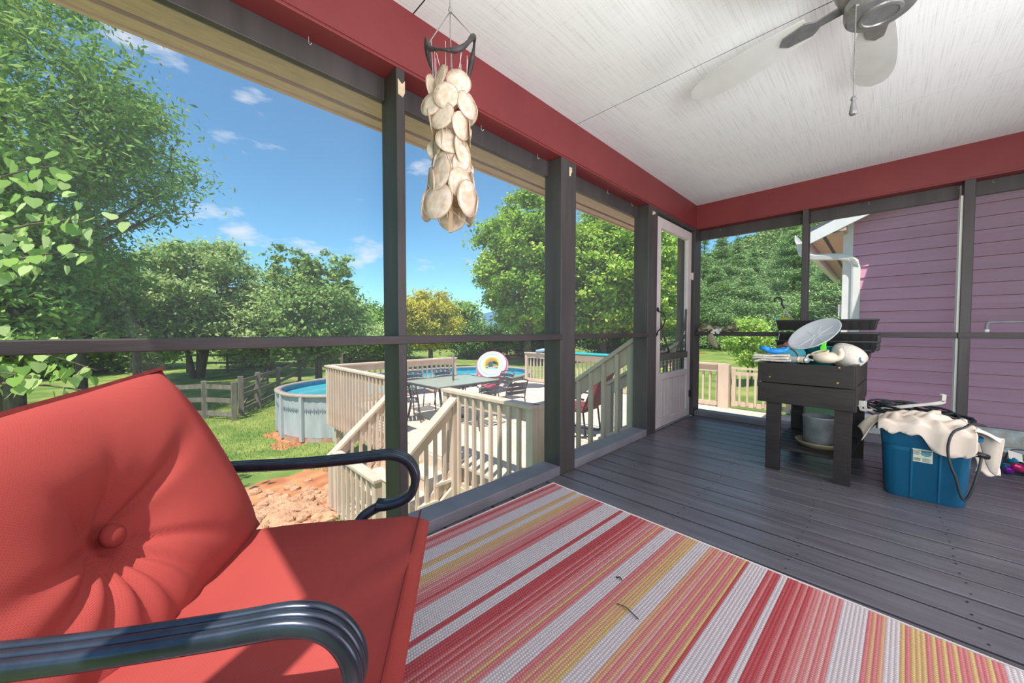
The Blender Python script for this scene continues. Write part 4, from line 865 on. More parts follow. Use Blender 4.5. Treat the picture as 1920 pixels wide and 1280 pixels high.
# hillside, mountain
def hfn(u, v):
    a = -1.25 + 1.9 * u; d = 120 + 330 * v; x = d * (-.711 + .704 * a); y = d * (.704 + .711 * a)
    ridge = 88 * sm(.12, .52, a) + 165 * max(0, a - .53) + 3 * sin(a * 23)
    h = ridge * sm(0, 1, v) * (1 + .05 * sin(a * 9)) + 2.4 * sin(x * .31 + 1.3 * sin(y * .17)) * sin(y * .27 + sin(x * .2)) * sm(0, .2, v) - 3
    return (x, y, h)
hl = struct('hill', 'wooded hillside rising behind the conifers'); MB().grid(hfn, 150, 80).build('hillside', M['hill'], hl, smooth=True)
n = 12000; aa = rng.uniform(.30, .95, n); vv = rng.uniform(.05, 1, n); P = np.array([hfn((a + 1.25) / 1.9, v) for a, v in zip(aa, vv)]); 
k = rng.integers(0, n, 95000); P2 = P[k] + rng.normal(size=(95000, 3)) * np.array([2.2, 2.2, 1.6]) + np.array([0, 0, 2.0]); Nn = unit(95000) + np.array([0, 0, .7]); Nn /= np.linalg.norm(Nn, axis=1, keepdims=True)
o = piece('woodland', leaf_mesh('woodland', P2, Nn, 1.25, .7, LM['wood'], .3 + rng.normal(0, .2, n)[k] + rng.normal(0, .12, 95000)), hl); o['kind'] = 'stuff'  # distance haze is put into the woodland leaf greens
def mfn(u, v):
    a = -1.6 + 1.9 * u; d = 1500 + 600 * v; h = (60 + 40 * sin(a * 5 + 1) + 22 * sin(a * 13)) * sm(0, 1, v) * 1.5
    return (d * (-.711 + .704 * a), d * (.704 + .711 * a), h)
mn = struct('mountain', 'blue mountain ridge on the horizon'); MB().grid(mfn, 60, 6).build('ridge', M['mount'], mn, smooth=True)
# grass tufts where the lawn is seen close by
n = 90000; gx = rng.uniform(-20, -4, n); gy = rng.uniform(-4, 7, n)
kp = ~((gx > -8.6) & (gy > 2.5)) & ~((((gx + 11.4) / 2.6) ** 2 + ((gy - 7) / 4.7) ** 2) < 1) & ~((((gx + 6.9) / 1.5) ** 2 + ((gy - 1.35) / 1.0) ** 2) < 1)
gx, gy = gx[kp], gy[kp]; n = len(gx); P = np.stack([gx, gy, np.array([gz(a, b_) for a, b_ in zip(gx, gy)]) + .02], 1)
Nn = unit(n); Nn[:, 2] *= .35; Nn /= np.linalg.norm(Nn, axis=1, keepdims=True)
o = piece('grass_tufts', leaf_mesh('grass_tufts', P, Nn, .042, .10, M['grass2'], .5 + .25 * np.sin(gx * .9 + np.sin(gy * .7) * 2) + rng.normal(0, .12, n), 0, 1.0), gr); o['kind'] = 'stuff'

# wooden yard fences
def fence(label, pts, gate=None, h=1.25, rails=3, group='board fences in the yard', pw=.07):
    t = thing('board_fence', label, 'fence', (pts[0][0], pts[0][1], gz(*pts[0])), 0, group)
    for i, (x, y) in enumerate(pts):
        MB().box(x - pw, y - pw, gz(x, y) - .2, x + pw, y + pw, gz(x, y) + h + .05).build('post', M['greywood'], t, world=True, bevel=.006)
        if i:
            x0, y0 = pts[i - 1]
            for k in range(rails):
                z = .18 + (h - .30) * k / (rails - 1)
                MB().bar((x0, y0, gz(x0, y0) + z), (x, y, gz(x, y) + z), .03, .14).build('rail', M['greywood'], t, world=True)
    return t
def at(px, d_): u = (px - 960) / 685; return (d_ * (-.711 + .704 * u), d_ * (.704 + .711 * u))
fence('grey board fence in the yard, left of the gate', [at(210, 11.2), at(295, 11.4), at(380, 11.6), at(436, 11.4)], h=1.15)
fence('grey board fence in the yard between gate and pool', [at(449, 11.9), at(482, 13.0), at(520, 15.5), at(560, 19)], h=1.25)
fence('farther board fence across the field behind the gate', [at(350, 24), at(425, 24.5), at(455, 25), at(510, 26), at(570, 27), at(640, 28)], h=1.3)
g_ = thing('yard_gate', 'weathered farm gate standing open in the board fence', 'gate', (*at(449, 12.2), gz(*at(449, 12.2))))
a, b2 = Vector((*at(449, 12.2), 0)), Vector((*at(500, 15.2), 0)); za = gz(a.x, a.y)
for k in range(4): MB().bar(a + Vector((0, 0, za + .2 + .28 * k)), b2 + Vector((0, 0, za + .2 + .28 * k)), .03, .09).build('gate_rail', M['greywood'], g_, world=True)
for q in (a, a.lerp(b2, .5), b2): MB().box(q.x - .05, q.y - .03, za + .12, q.x + .05, q.y + .03, za + 1.15).build('stile', M['greywood'], g_, world=True)
MB().bar(a + Vector((0, 0, za + .2)), b2 + Vector((0, 0, za + 1.04)), .03, .08).build('brace', M['greywood'], g_, world=True)

# ------------------------------------------------------------------ chair in front
def pillow(W, H, T, p, q, nu, nv, extra=None):
    """closed cushion in local x (width), y (length), z (thickness), welt edge at z = 0; uv in metres"""
    b = MB(); top = []; bot = []
    def uvp(i, n): t = -1 + 2 * i / n; return sin(t * pi / 2) * .6 + t * .4
    vs = []; uv = []; idx = {}
    for side in (1, -1):
        for i in range(nu + 1):
            for j in range(nv + 1):
                u, v = uvp(i, nu), uvp(j, nv); edge = i in (0, nu) or j in (0, nv)
                if side == -1 and edge: idx[side, i, j] = idx[1, i, j]; continue
                z = side * T / 2 * (max(0, (1 - abs(u) ** p)) * max(0, (1 - abs(v) ** p))) ** (1 / q)
                if extra and side == 1: z += extra(u * W / 2, v * H / 2) * (0 if edge else 1)
                idx[side, i, j] = len(vs); vs.append((u * W / 2, v * H / 2, z)); uv.append((u * W / 2, v * H / 2))
    fs = []
    for side in (1, -1):
        for i in range(nu):
            for j in range(nv):
                f = [idx[side, i, j], idx[side, i + 1, j], idx[side, i + 1, j + 1], idx[side, i, j + 1]]
                fs.append(tuple(f if side == 1 else f[::-1]))
    b.add(vs, fs); return b, uv
def build_uv(b, uv, name, m, par):
    o = b.build(name, m, par, smooth=True); l = o.data.uv_layers.new(name='UVMap')
    d = [c for lp in o.data.loops for c in uv[lp.vertex_index]]; l.data.foreach_set('uv', d); return o
pc = thing('cushioned_armchair', 'dark metal patio armchair with coral red cushions, close in front', 'chair', (-.879, .541, 0), radians(-36.87))
def seat_x(x, y):
    return .006 * sin(9 * x + 2) * sin(7 * y) - .012 * math.exp(-((y + .22) / .12) ** 2) + .003 * sin(40 * y + 6 * sin(7 * x)) * sm(.05, .25, y)
b, uv = pillow(.54, .53, .075, 9, 3.2, 54, 54, seat_x)
o = build_uv(b, uv, 'seat_cushion', M['cushion'], pc); o.location = (.268, -.262, .414); sc_ = o
ob = MB().tube([(-.262, .242, .0375), (.262, .242, .0375)], .0022, 6); w_ = ob.build('stitched_seam', M['cushion'], sc_, smooth=True)
BT = Vector((.25 - .268, -.02))
def back_x(x, y):
    dx, dy = x + .06, y + .015; r = sqrt(dx * dx + dy * dy); th = atan2(dy, dx)
    z = -.062 * math.exp(-(r / .075) ** 2) - .022 * math.exp(-(r / .17) ** 2)
    for a, wd, dp, ln in ((.42, .13, .022, .19), (1.25, .12, .012, .11), (2.1, .16, .010, .12), (-.75, .10, .014, .17), (-1.25, .09, .016, .18), (-1.6, .09, .016, .18), (-1.95, .10, .017, .19), (-2.35, .11, .018, .22), (-2.75, .12, .018, .24), (3.1, .14, .012, .2)):
        d = (th - a + pi) % (2 * pi) - pi; z -= dp * math.exp(-(d / wd) ** 2) * min(1, r / .04) * math.exp(-(r / ln) ** 2)
    return z + .003 * sin(30 * x + 12 * y) * sm(.1, .25, r)
b, uv = pillow(.54, .47, .165, 3.2, 2.0, 96, 92, back_x)
o = build_uv(b, uv, 'back_cushion', M['cushion'], pc); o.location = (.262, -.536, .606); o.rotation_euler = (Matrix.Rotation(pi, 3, 'Z') @ Matrix.Rotation(radians(66.5), 3, 'X') @ Matrix.Rotation(radians(7), 3, 'Z')).to_euler(); bc_ = o
MB().ball((-.06, -.015, .026), .021, (1, 1, .6), 16, 10).build('button', M['cushion'], bc_, smooth=True)
wl_ = [(-.272, -.245, 0), (-.272, .25, 0), (.27, .25, 0), (.272, -.245, 0)]
MB().tube([(-.272, .19, .0), (-.274, .241, .004), (-.1, .239, 0), (.1, .237, 0), (.274, .239, 0)], 1, prof=[(-.004, -.011), (.004, -.011), (.004, .011), (-.004, .011)]).build('welt', M['welt'], bc_)
MB().tube([(-.27, .235, 0), (-.271, 0, 0), (-.27, -.235, 0), (0, -.236, 0), (.27, -.235, 0), (.271, 0, 0), (.27, .235, 0)], .005, 6).build('welt', M['welt'], bc_, smooth=True)
g = MB().grid(lambda u, v: (.028 * (v - .5) + .01 * u, .052 * u, .012 * sin(u * 4) + .006 * v), 6, 2).build('care_tag', M['tag'], pc, smooth=True, solid=.0008); g.location = (.285, -.462, .452); g.rotation_euler = (.15, 0, .4); g.scale = (.7, .7, .7)
# ribbed arms
lob = []
for k in range(3):
    for j in range(6):
        a = pi - pi * (j + .5) / 6; lob.append((-.014 + .014 * k + .0078 * cos(a), .006 + .0078 * sin(a)))
arm_prof = lob + [(.021, -.004), (.016, -.010), (-.016, -.010), (-.021, -.004)]
from mathutils.geometry import interpolate_bezier as ib
def smooth_path(p, n=8):
    P = [Vector(q) for q in p]; out = []
    for i in range(len(P) - 1):
        a, b_, c, d = P[max(0, i - 1)], P[i], P[i + 1], P[min(len(P) - 1, i + 2)]
        for k in range(n):
            t = k / n; out.append(.5 * ((2 * b_) + (c - a) * t + (2 * a - 5 * b_ + 4 * c - d) * t * t + (3 * b_ - a - 3 * c + d) * t ** 3))
    return out + [P[-1]]
for lat, nm in ((-.05, 1), (.555, -1)):
    path = [(lat, -.80, .53), (lat, -.66, .568), (lat, -.53, .576), (lat, -.35, .578), (lat, -.20, .586), (lat, -.115, .592), (lat, -.07, .578), (lat, -.046, .545), (lat, -.043, .508), (lat, -.058, .475), (lat, -.09, .457), (lat, -.125, .45), (lat, -.15, .452)]
    MB().tube(smooth_path(path, 6), 1, prof=arm_prof).build('armrest', M['armmetal'], pc, smooth=True)
    MB().tube(smooth_path([(lat, -.14, .446), (lat + nm * .03, -.20, .40), (lat + nm * .08, -.24, .2), (lat + nm * .07, -.20, .012)]), .014, 10).build('front_leg', M['armmetal'], pc, smooth=True)
    MB().tube(smooth_path([(lat + nm * .03, -.70, .745), (lat + nm * .03, -.62, .5), (lat + nm * .03, -.56, .34), (lat + nm * .03, -.70, .012)]), .014, 10).build('rear_leg', M['armmetal'], pc, smooth=True)
    MB().tube([(lat + nm * .05, -.18, .355), (lat + nm * .05, -.58, .345)], .013, 10).build('seat_rail', M['armmetal'], pc, smooth=True)
MB().tube(smooth_path([(-.02, -.70, .74), (.05, -.73, .775), (.265, -.74, .782), (.48, -.73, .775), (.525, -.70, .74)]), .013, 10).build('back_rail', M['armmetal'], pc, smooth=True)
MB().box(-.01, -.60, .345, .52, -.06, .356).build('seat_sling', M['armmetal'], pc)
for f in (-.09, -.56): MB().tube([(-.02, f, .352), (.525, f, .352)], .012, 8).build('cross_bar', M['armmetal'], pc, smooth=True)

# ------------------------------------------------------------------ rug
WHT, PNK, RED, GLD, ORG, LPK = 'd6cfd0', 'd4807f', 'bf4e52', 'd6b67a', 'd9a582', 'dba39e'
bands = [(0, .083, [PNK, RED, PNK, LPK, PNK, PNK]), (.083, .151, [WHT]), (.151, .182, [ORG, GLD]), (.182, .212, [WHT]), (.212, .363, [GLD, GLD, ORG, GLD, ORG, LPK, ORG, PNK, LPK, PNK, PNK, PNK, RED, PNK, PNK]), (.363, .453, [WHT]), (.453, .477, [RED, RED]), (.477, .523, [WHT]),
         (.523, .70, [RED, RED, RED, RED, PNK, RED, PNK, RED, PNK, PNK, LPK, PNK, LPK, PNK, GLD, PNK, PNK]), (.70, .755, [WHT]), (.755, .845, [PNK, PNK, ORG, PNK, ORG, GLD, ORG, GLD, GLD]), (.845, .897, [WHT]),
         (.897, 1.05, [ORG, ORG, PNK, ORG, LPK, PNK, ORG, PNK, PNK, GLD, PNK, PNK, GLD, RED, PNK]), (1.05, 1.108, [WHT]), (1.108, 1.147, [RED, PNK, RED]), (1.147, 1.175, [WHT]), (1.175, 1.324, [RED, RED, RED, PNK, RED, PNK, RED, PNK, LPK, PNK, LPK, PNK, LPK, PNK]),
         (1.324, 1.394, [WHT]), (1.394, 1.430, [PNK, ORG, PNK, ORG]), (1.430, 1.466, [WHT]), (1.466, 1.664, [GLD, PNK, GLD, GLD, GLD, PNK, GLD, PNK, GLD, PNK, GLD, PNK, PNK, GLD, PNK, PNK, GLD, PNK, PNK]), (1.664, 1.75, [WHT]), (1.75, 1.80, [RED]), (1.80, 2.0, [PNK, RED, ORG])]
rg = thing('striped_rug', 'woven outdoor rug in coral, gold and white stripes on the dark floor', 'rug', (-1.405, 1.75, 0), radians(-1.9))
b = MB(); cols = []; wj = .0105; nx = int(2.0 / wj); LN = 2.05
for i in range(nx):
    x = i * wj; c = WHT
    for a, e, cl in bands:
        if a <= x < e: c = cl[min(len(cl) - 1, int((x - a) / (e - a) * len(cl)))]
    b.add([(x, -LN, .008), (x + wj, -LN, .008), (x + wj, 0, .008), (x, 0, .008)], [(0, 1, 2, 3)]); cols.append(lin(c))
b.add([(0, -LN, .001), (nx * wj, -LN, .001), (nx * wj, 0, .001), (0, 0, .001)], [(3, 2, 1, 0)]); cols.append(lin(WHT))
o = b.build('woven_field', M['rug'], rg); at_ = o.data.attributes.new('col', 'FLOAT_COLOR', 'FACE'); at_.data.foreach_set('color', [c for q in cols for c in q])
MB().tube([(0, -LN, .006), (0, 0, .006), (nx * wj, 0, .006), (nx * wj, -LN, .006)], .006, 8).build('binding', M['binding'], rg, smooth=True)
tw = MB().tube(smooth_path([(0, 0, 0), (.03, .004, .003), (.06, -.004, .002), (.085, -.012, .001)]), .0018, 6).build('twig', M['bark'], None, smooth=True); tw.location = (-.62, 1.12, .011); tag(tw, 'thin dry twig lying across the pink rug stripes', 'twig')
tw = MB().tube(smooth_path([(0, 0, 0), (.012, .006, .003), (.024, .001, .001)]), .0025, 6).build('leaf_curl', M['bark'], None, smooth=True); tw.location = (-.69, 1.24, .011); tag(tw, 'tiny curled dry leaf on a gold rug stripe', 'leaf')

# ------------------------------------------------------------------ ceiling fan, wind chime
fn = thing('ceiling_fan', 'white ceiling fan with a pewter grey motor and a pull chain', 'fan', (-.025, 1.77, ZC))
MB().lathe([(.0, 0), (.075, 0), (.075, -.03), (.05, -.06)], 28).build('canopy', M['fan_m'], fn, smooth=True)
MB().lathe([(.05, -.05), (.105, -.08), (.12, -.12), (.12, -.19), (.104, -.225), (.055, -.235)], 32).build('motor_housing', M['fan_m'], fn, smooth=True)
MB().lathe([(.055, -.235), (.086, -.24), (.094, -.252), (.095, -.28), (.090, -.296), (.084, -.302), (.056, -.306), (.054, -.311), (.046, -.313), (.044, -.309), (0, -.309)], 48).build('switch_cup', M['fan_m'], fn)
bl = []
for k in range(21):
    t = k / 20; x = .20 + .49 * t; hw = .048 + .026 * sin(min(1, t / .62) * pi / 2) if t < .62 else (.074 * sqrt(max(0, 1 - ((t - .62) / .38) ** 2.4)))
    bl.append((x, hw))
outl = [(x, h) for x, h in bl] + [(x, -h) for x, h in bl[::-1]]
bme = MB().prism(outl, -.003, .003).mesh('blade', M['fan_w']); ime = MB().prism([(.10, -.018), (.17, -.014), (.20, -.035), (.28, -.025), (.30, 0), (.28, .025), (.20, .035), (.17, .014), (.10, .018)], -.012, -.005).mesh('blade_iron', M['fan_m'])
for k in range(5):
    o = piece('blade', bme, fn, (0, 0, -.21), (radians(11), 0, radians(93 + 72 * k))); o.rotation_mode = 'XYZ'
    piece('blade_iron', ime, o)
pcx = [(-.055, -.085, -.29), (-.056, -.086, -.40), (-.057, -.086, -.52)]
b = MB(); b.tube([(-.02, -.02, -.285), (-.045, -.06, -.285), (-.057, -.086, -.295)], .004, 6)
for k in range(64): b.ball((-.057, -.086, -.295 - k * .0046), .0022, (1, 1, 1), 6, 4)
b.build('pull_chain', M['fan_m'], fn, smooth=True)
MB().lathe([(.0, 0), (.006, -.004), (.008, -.012), (.005, -.016), (.006, -.022), (.011, -.058), (.008, -.063), (0, -.063)], 14, (-.057, -.086, -.588)).build('chain_pendant', M['fan_m'], fn, smooth=True)

wc = thing('wind_chime', 'capiz shell wind chime hanging from a dark twisted wood ring', 'wind chime', (-.93, .66, 1.78))
FZ = lambda a: -.012 + .048 * sin(2 * a) + .006 * sin(5 * a)
FR = lambda a: .082 + .012 * cos(2 * a + 1)
MB().tube([(FR(a) * cos(a), FR(a) * sin(a), FZ(a)) for a in np.linspace(0, 2 * pi, 40)[:-1]], [.006 + .0025 * sin(k * .9) for k in range(39)], 7, closed=True).build('wood_ring', M['drift'], wc, smooth=True)
b = MB()
for a in (.4, 2.5, 4.6): b.tube([(FR(a) * cos(a), FR(a) * sin(a), FZ(a)), (0, 0, .125)], .0016, 5)
b.tube([(0, 0, .125), (0, 0, .18), (.001, 0, .54)], .002, 6); b.tube([(0, 0, .125), (0, 0, .05), (.003, .004, -.05)], .0016, 5); b.ball((0, 0, .13), .006, (1, 1, 1.6), 8, 6)
b.build('hanging_cord', M['cord'], wc, smooth=True)
shm = []
for k in range(4):
    b = MB(); nn = 22; vs = [(0, 0, .0)]
    rr_ = [1 + .03 * sin(2 * a + k) + .02 * sin(5 * a + 2 * k) for a in np.linspace(0, 2 * pi, nn + 1)[:-1]]
    for f in (.55, 1):
        for i in range(nn): a = 2 * pi * i / nn; vs.append((f * rr_[i] * cos(a), .10 * f * f * (1 if k % 2 else .6) * (cos(a) ** 2 - .3), f * rr_[i] * sin(a)))
    fs = [(0, 1 + i, 1 + (i + 1) % nn) for i in range(nn)] + [(1 + i, 1 + nn + i, 1 + nn + (i + 1) % nn, 1 + (i + 1) % nn) for i in range(nn)]
    b.add(vs, fs); shm.append(b.mesh('shell', M['capiz'], True))
rimm = MB().tube([(cos(a), 0.02, sin(a)) for a in np.linspace(0, 2 * pi, 25)[:-1]], .022, 5, closed=True).mesh('shell_rim', M['capizrim'], True)
sb_ = MB(); r7 = random.Random(21)
for lvl in range(7):
    z = -.112 - .056 * lvl; R = .052 + .012 * sin(lvl * 1.3) + (.008 if lvl > 4 else 0); m_ = 6 if lvl not in (0, 6) else 5
    for k in range(m_):
        a = 2 * pi * k / m_ + lvl * .42 + r7.uniform(-.2, .2); s_ = r7.uniform(.033, .038) + .0022 * lvl
        zz_ = z + r7.uniform(-.014, .014); px_, py_ = R * cos(a), R * sin(a)
        o = piece('shell', shm[(k + lvl) % 4], wc, (px_, py_, zz_), (r7.uniform(-.35, .2), 0, a + pi / 2 + r7.uniform(-.5, .5)), (s_, s_, s_ * r7.uniform(.92, 1.05))); o.data.materials
        md = o.modifiers.new('thick', 'SOLIDIFY'); md.thickness = .03
        piece('rim', rimm, o)
        if lvl == 0: sb_.tube([(px_, py_, zz_ + s_), (FR(a) * .8 * cos(a), FR(a) * .8 * sin(a), FZ(a))], .0006, 4)
for k in range(7):
    a = 2 * pi * k / 7; sb_.tube([(.04 * cos(a), .04 * sin(a), -.50), (.05 * cos(a), .05 * sin(a), 0)], .0005, 4)
sb_.build('strings', M['string'], wc)
b = MB(); b.bar((0, 0, -.45), (.01, -.01, -.535), .012, .004); b.bar((.0, 0, -.465), (.045, .03, -.51), .011, .004); b.bar((0, 0, -.465), (-.05, -.03, -.485), .011, .004); b.build('starfish_drop', M['capizrim'], wc)

# ------------------------------------------------------------------ planter table and what lies on it
pl = thing('planter_table', 'dark stained raised planter table on four board legs', 'planter', (-.325, 3.385, 0), radians(-3))
hx, hy = .238, .385
for i in (0, 1):
    z0 = .462 + .137 * i; o_ = .004 * i
    MB().box(-hx - .012, -hy - .02 - o_, z0, hx + .004, -hy - o_, z0 + .131).build('front_board', M['planter'], pl, bevel=.002)
    MB().box(hx - .022, -hy, z0, hx, hy, z0 + .131).build('side_board', M['planter'], pl, bevel=.002)
    MB().box(-hx, -hy, z0, -hx + .022, hy, z0 + .131).build('side_board', M['planter'], pl, bevel=.002)
    MB().box(-hx, hy, z0, hx, hy + .02, z0 + .131).build('back_board', M['planter'], pl, bevel=.002)
MB().box(hx - .016, -hy - .016, .458, hx + .014, -hy + .02, .735).build('corner_trim', M['planter'], pl, bevel=.002)
MB().box(-hx + .02, -hy, .60, hx - .02, hy, .62).build('inner_floor', M['planter'], pl)
for sx in (-1, 1):
    for sy in (-1, 1):
        x0 = -hx + .035 if sx < 0 else hx - .085
        MB().box(x0, sy * (hy - .02) - .019, 0, x0 + .08, sy * (hy - .02) + .019, .60).build('leg', M['planter'], pl, bevel=.002)
for k in range(7): MB().box(-hx + .03, -.32 + k * .098, .135, hx - .02, -.32 + k * .098 + .075, .15).build('shelf_slat', M['planter'], pl)
for sx in (-1, 1): MB().box(sx * .17 - .015, -.36, .11, sx * .17 + .015, .36, .135).build('shelf_bearer', M['planter'], pl)
scm = MB().lathe([(0, 0), (.0055, 0), (.0055, .0015), (.003, .002), (0, .002)], 12).mesh('screw', M['brass'])
for x, z in ((-.18, .635), (.172, .722), (.166, .628)): piece('screw', scm, pl, (x, -hy - .0245, z), (radians(90), 0, 0))
def simple(name, b, m, label, cat, loc=(0, 0, 0), rz=0, smooth=True, bevel=0, group=None, sub=0, solid=0):
    o = b.build(name, m, None, smooth=smooth, bevel=bevel, sub=sub, solid=solid); o.location = loc; o.rotation_euler = (0, 0, rz); return tag(o, label, cat, group)
simple('plant_saucer', MB().lathe([(0, 0), (.105, 0), (.13, .028), (.134, .040), (.127, .040), (.102, .008), (0, .006)], 32), M['saucer'], 'wide tan saucer under the metal pot on the planter shelf', 'saucer', (-.285, 3.27, .15))
gp = thing('metal_pot', 'galvanised steel pot standing in the saucer on the lower shelf', 'pot', (-.285, 3.29, .158))
MB().lathe([(0, 0), (.088, 0), (.094, .19), (.097, .193), (.097, .198), (.091, .198), (.085, .01), (0, .01)], 36).build('body', M['galv'], gp, smooth=True)
MB().lathe([(0, .15), (.09, .15)], 24).build('soil', M['under'], gp)
def tray(label, z, x0, x1, y0, y1, h, kind):
    t = thing('nursery_tray', label, 'seed tray', ((x0 + x1) / 2, (y0 + y1) / 2, z), radians(-2), 'nursery trays stacked on the planter')
    a, c = (x1 - x0) / 2, (y1 - y0) / 2; b = MB(); i = .018
    R_ = [[(sx * (a - i), sy * (c - i), 0) for sx, sy in ((-1, -1), (1, -1), (1, 1), (-1, 1))], [(sx * (a - .004), sy * (c - .004), h) for sx, sy in ((-1, -1), (1, -1), (1, 1), (-1, 1))], [(sx * a, sy * c, h) for sx, sy in ((-1, -1), (1, -1), (1, 1), (-1, 1))], [(sx * a, sy * c, h - .008) for sx, sy in ((-1, -1), (1, -1), (1, 1), (-1, 1))]]
    vs = [p for r in R_ for p in r]; fs = [(3, 2, 1, 0)]
    for r in range(3):
        for k in range(4): fs.append((r * 4 + k, r * 4 + (k + 1) % 4, r * 4 + 4 + (k + 1) % 4, r * 4 + 4 + k))
    b.add(vs, fs).build('shell', M['tray'], t, solid=.003)
    rb_ = MB(); n = 11
    for k in range(n):
        x = -a + .03 + (2 * a - .06) * k / (n - 1)
        rb_.add([(x - .008, -c + .012, 0), (x + .008, -c + .012, 0), (x + .004, -c - .001, h - .012), (x - .004, -c - .001, h - .012), (x - .008, -c + .02, 0), (x + .008, -c + .02, 0)], [(0, 1, 2, 3), (0, 3, 4), (1, 5, 2)])
    rb_.build('side_ribs', M['tray'], t)['kind'] = 'stuff'
    if kind == 1:
        g = MB()
        for k in range(7): g.box(a - .004, -c + .02 + k * .035, .01, a + .006, -c + .026 + k * .035, h - .02)
        for k in range(3): g.box(a - .004, -c + .02, .014 + k * .022, a + .006, c - .02, .018 + k * .022)
        g.build('end_grid', M['tray'], t)
    return t
tray('black nursery tray at the bottom of the stack on the planter', .738, -.545, -.04, 3.46, 3.72, .078, 0)
tray('black nursery tray with a gridded end, middle of the stack', .80, -.575, -.012, 3.45, 3.73, .075, 1)
tray('black nursery tray nested at the gridded tray rim, second from the top', .855, -.572, -.008, 3.45, 3.73, .078, 1)
tray('black nursery tray on top of the stack beside the far post', .952, -.576, -.013, 3.45, 3.73, .075, 0)
bx = simple('olive_carton', MB().box(-.032, -.02, 0, .032, .02, .028), M['limebox'], 'small olive green carton on the top nursery tray', 'carton', (-.527, 3.50, 1.02), -.1, False, .002)
simple('teal_clip', MB().box(-.008, -.012, 0, .008, .012, .032), M['teal'], 'tiny teal clip beside the olive carton', 'clip', (-.573, 3.49, 1.02), .2, False, .003)
# tilted clear saucer
ds_ = thing('clear_saucer', 'cloudy clear plastic plant saucer leaning tilted on the pile', 'saucer', (-.318, 3.29, .905))
vd = Vector((-.318, 3.36, -.045)).normalized(); rt_ = vd.cross(Vector((0, 0, 1))).normalized(); up_ = rt_.cross(vd)
mj = (rt_ * .85 + up_ * .53).normalized(); mn_ = (-rt_ * .53 + up_ * .85).normalized(); nn_ = (-vd * .50 + mn_ * .86).normalized(); yy_ = nn_.cross(mj)
ds_.rotation_euler = Matrix((mj, yy_, nn_)).transposed().to_euler()
MB().lathe([(0, 0), (.118, 0), (.128, .004), (.154, .028), (.160, .028), (.160, .031), (.152, .031), (.125, .007), (0, .003)], 44).build('dish', M['clear'], ds_, smooth=True)
b = MB()
for k in range(8): a = pi * 2 * k / 8 + .2; b.bar((.02 * cos(a), .02 * sin(a), .005), (.115 * cos(a), .115 * sin(a), .005), .006, .006, (0, 0, 1))
b.torus((0, 0, .004), .02, .002, 20, 6); b.build('ribs', M['clear'], ds_)
# teapot lying with its mouth to the left
tp = thing('teapot', 'cream ceramic teapot without a lid in front of the white bowl', 'teapot', (-.253, 3.14, .738), radians(3))
MB().lathe([(0, .0), (.045, 0), (.062, .018), (.066, .036), (.056, .056), (.04, .068), (.034, .07), (.03, .066)], 28).build('body', M['ceramic'], tp, smooth=True)
rm = MB().torus((0, 0, 0), .045, .006, 30, 8).build('mouth_rim', M['ceramic'], tp, smooth=True); rm.location = (-.03, 0, .064); rm.rotation_euler = (radians(12), radians(-18), 0)
MB().tube(smooth_path([(.05, 0, .028), (.072, 0, .04), (.078, 0, .066), (.072, 0, .085), (.076, -.002, .098)]), [.02 - .012 * k / 32 for k in range(33)], 12).build('spout', M['ceramic'], tp, smooth=True)
MB().tube(smooth_path([(-.055, 0, .05), (-.088, 0, .045), (-.092, 0, .02), (-.058, 0, .012)]), .007, 8).build('handle', M['ceramic'], tp, smooth=True)
bo = thing('white_bowl', 'white woven texture bowl tipped on its side with a blue label', 'bowl', (-.155, 3.30, .775)); bo.rotation_euler = (radians(-38), radians(28), 0)
MB().lathe([(0, -.07), (.05, -.068), (.078, -.04), (.092, 0), (.097, .03), (.093, .03), (.088, 0), (.074, -.036), (0, -.06)], 36).build('shell', M['basket'], bo, smooth=True)
lb = MB().lathe([(0, 0), (.022, 0), (.022, .001), (0, .001)], 20).build('round_label', M['inkblue'], bo); lb.location = (.068, -.052, -.012); lb.rotation_euler = (radians(72), 0, radians(52))
l2 = MB().lathe([(0, 0), (.011, 0), (.011, .001), (0, .001)], 16).build('label_centre', M['tag'], lb); l2.location = (0, 0, .001)
simple('teal_bucket', MB().lathe([(0, 0), (.085, 0), (.105, .135), (.11, .135), (.11, .142), (.10, .142), (.08, .006), (0, .006)], 30), M['teal'], 'teal plastic bucket half hidden behind the clear saucer', 'bucket', (-.30, 3.40, .70))
ab = thing('aqua_bag', 'aqua canvas bag with a brown leather strap behind the newspapers', 'bag', (-.455, 3.30, .72))
MB().ball((0, 0, .055), .085, (1, .6, .85), 18, 12).build('body', M['aqua'], ab, smooth=True)
MB().tube(smooth_path([(-.085, -.02, .05), (-.07, -.055, .105), (-.03, -.075, .118), (.03, -.09, .085), (.06, -.10, .035)]), 1, prof=[(-.011, -.002), (.011, -.002), (.011, .002), (-.011, .002)]).build('strap', M['strap'], ab)
MB().ball((.055, -.104, .05), .005).build('rivet', M['galv'], ab)
simple('pink_ball', MB().ball((0, 0, .035), .048, (1, 1, .75), 18, 12), M['pink'], 'salmon pink rounded lid behind the aqua bag', 'lid', (-.475, 3.42, .80))
gn = thing('spray_nozzle', 'lime green spray handle standing in front of the clear saucer', 'sprayer', (-.272, 3.19, .79)); gn.rotation_euler = (0, radians(4), 0)
MB().box(-.016, -.008, 0, .016, .008, .055).build('handle', M['green'], gn, bevel=.004); MB().box(-.012, -.007, .05, .013, .007, .088).build('head', M['green'], gn, bevel=.005)
for sx in (-1, 1): MB().box(sx * .009 - .003, -.004, -.02, sx * .009 + .003, .004, .002).build('prong', M['green'], gn)
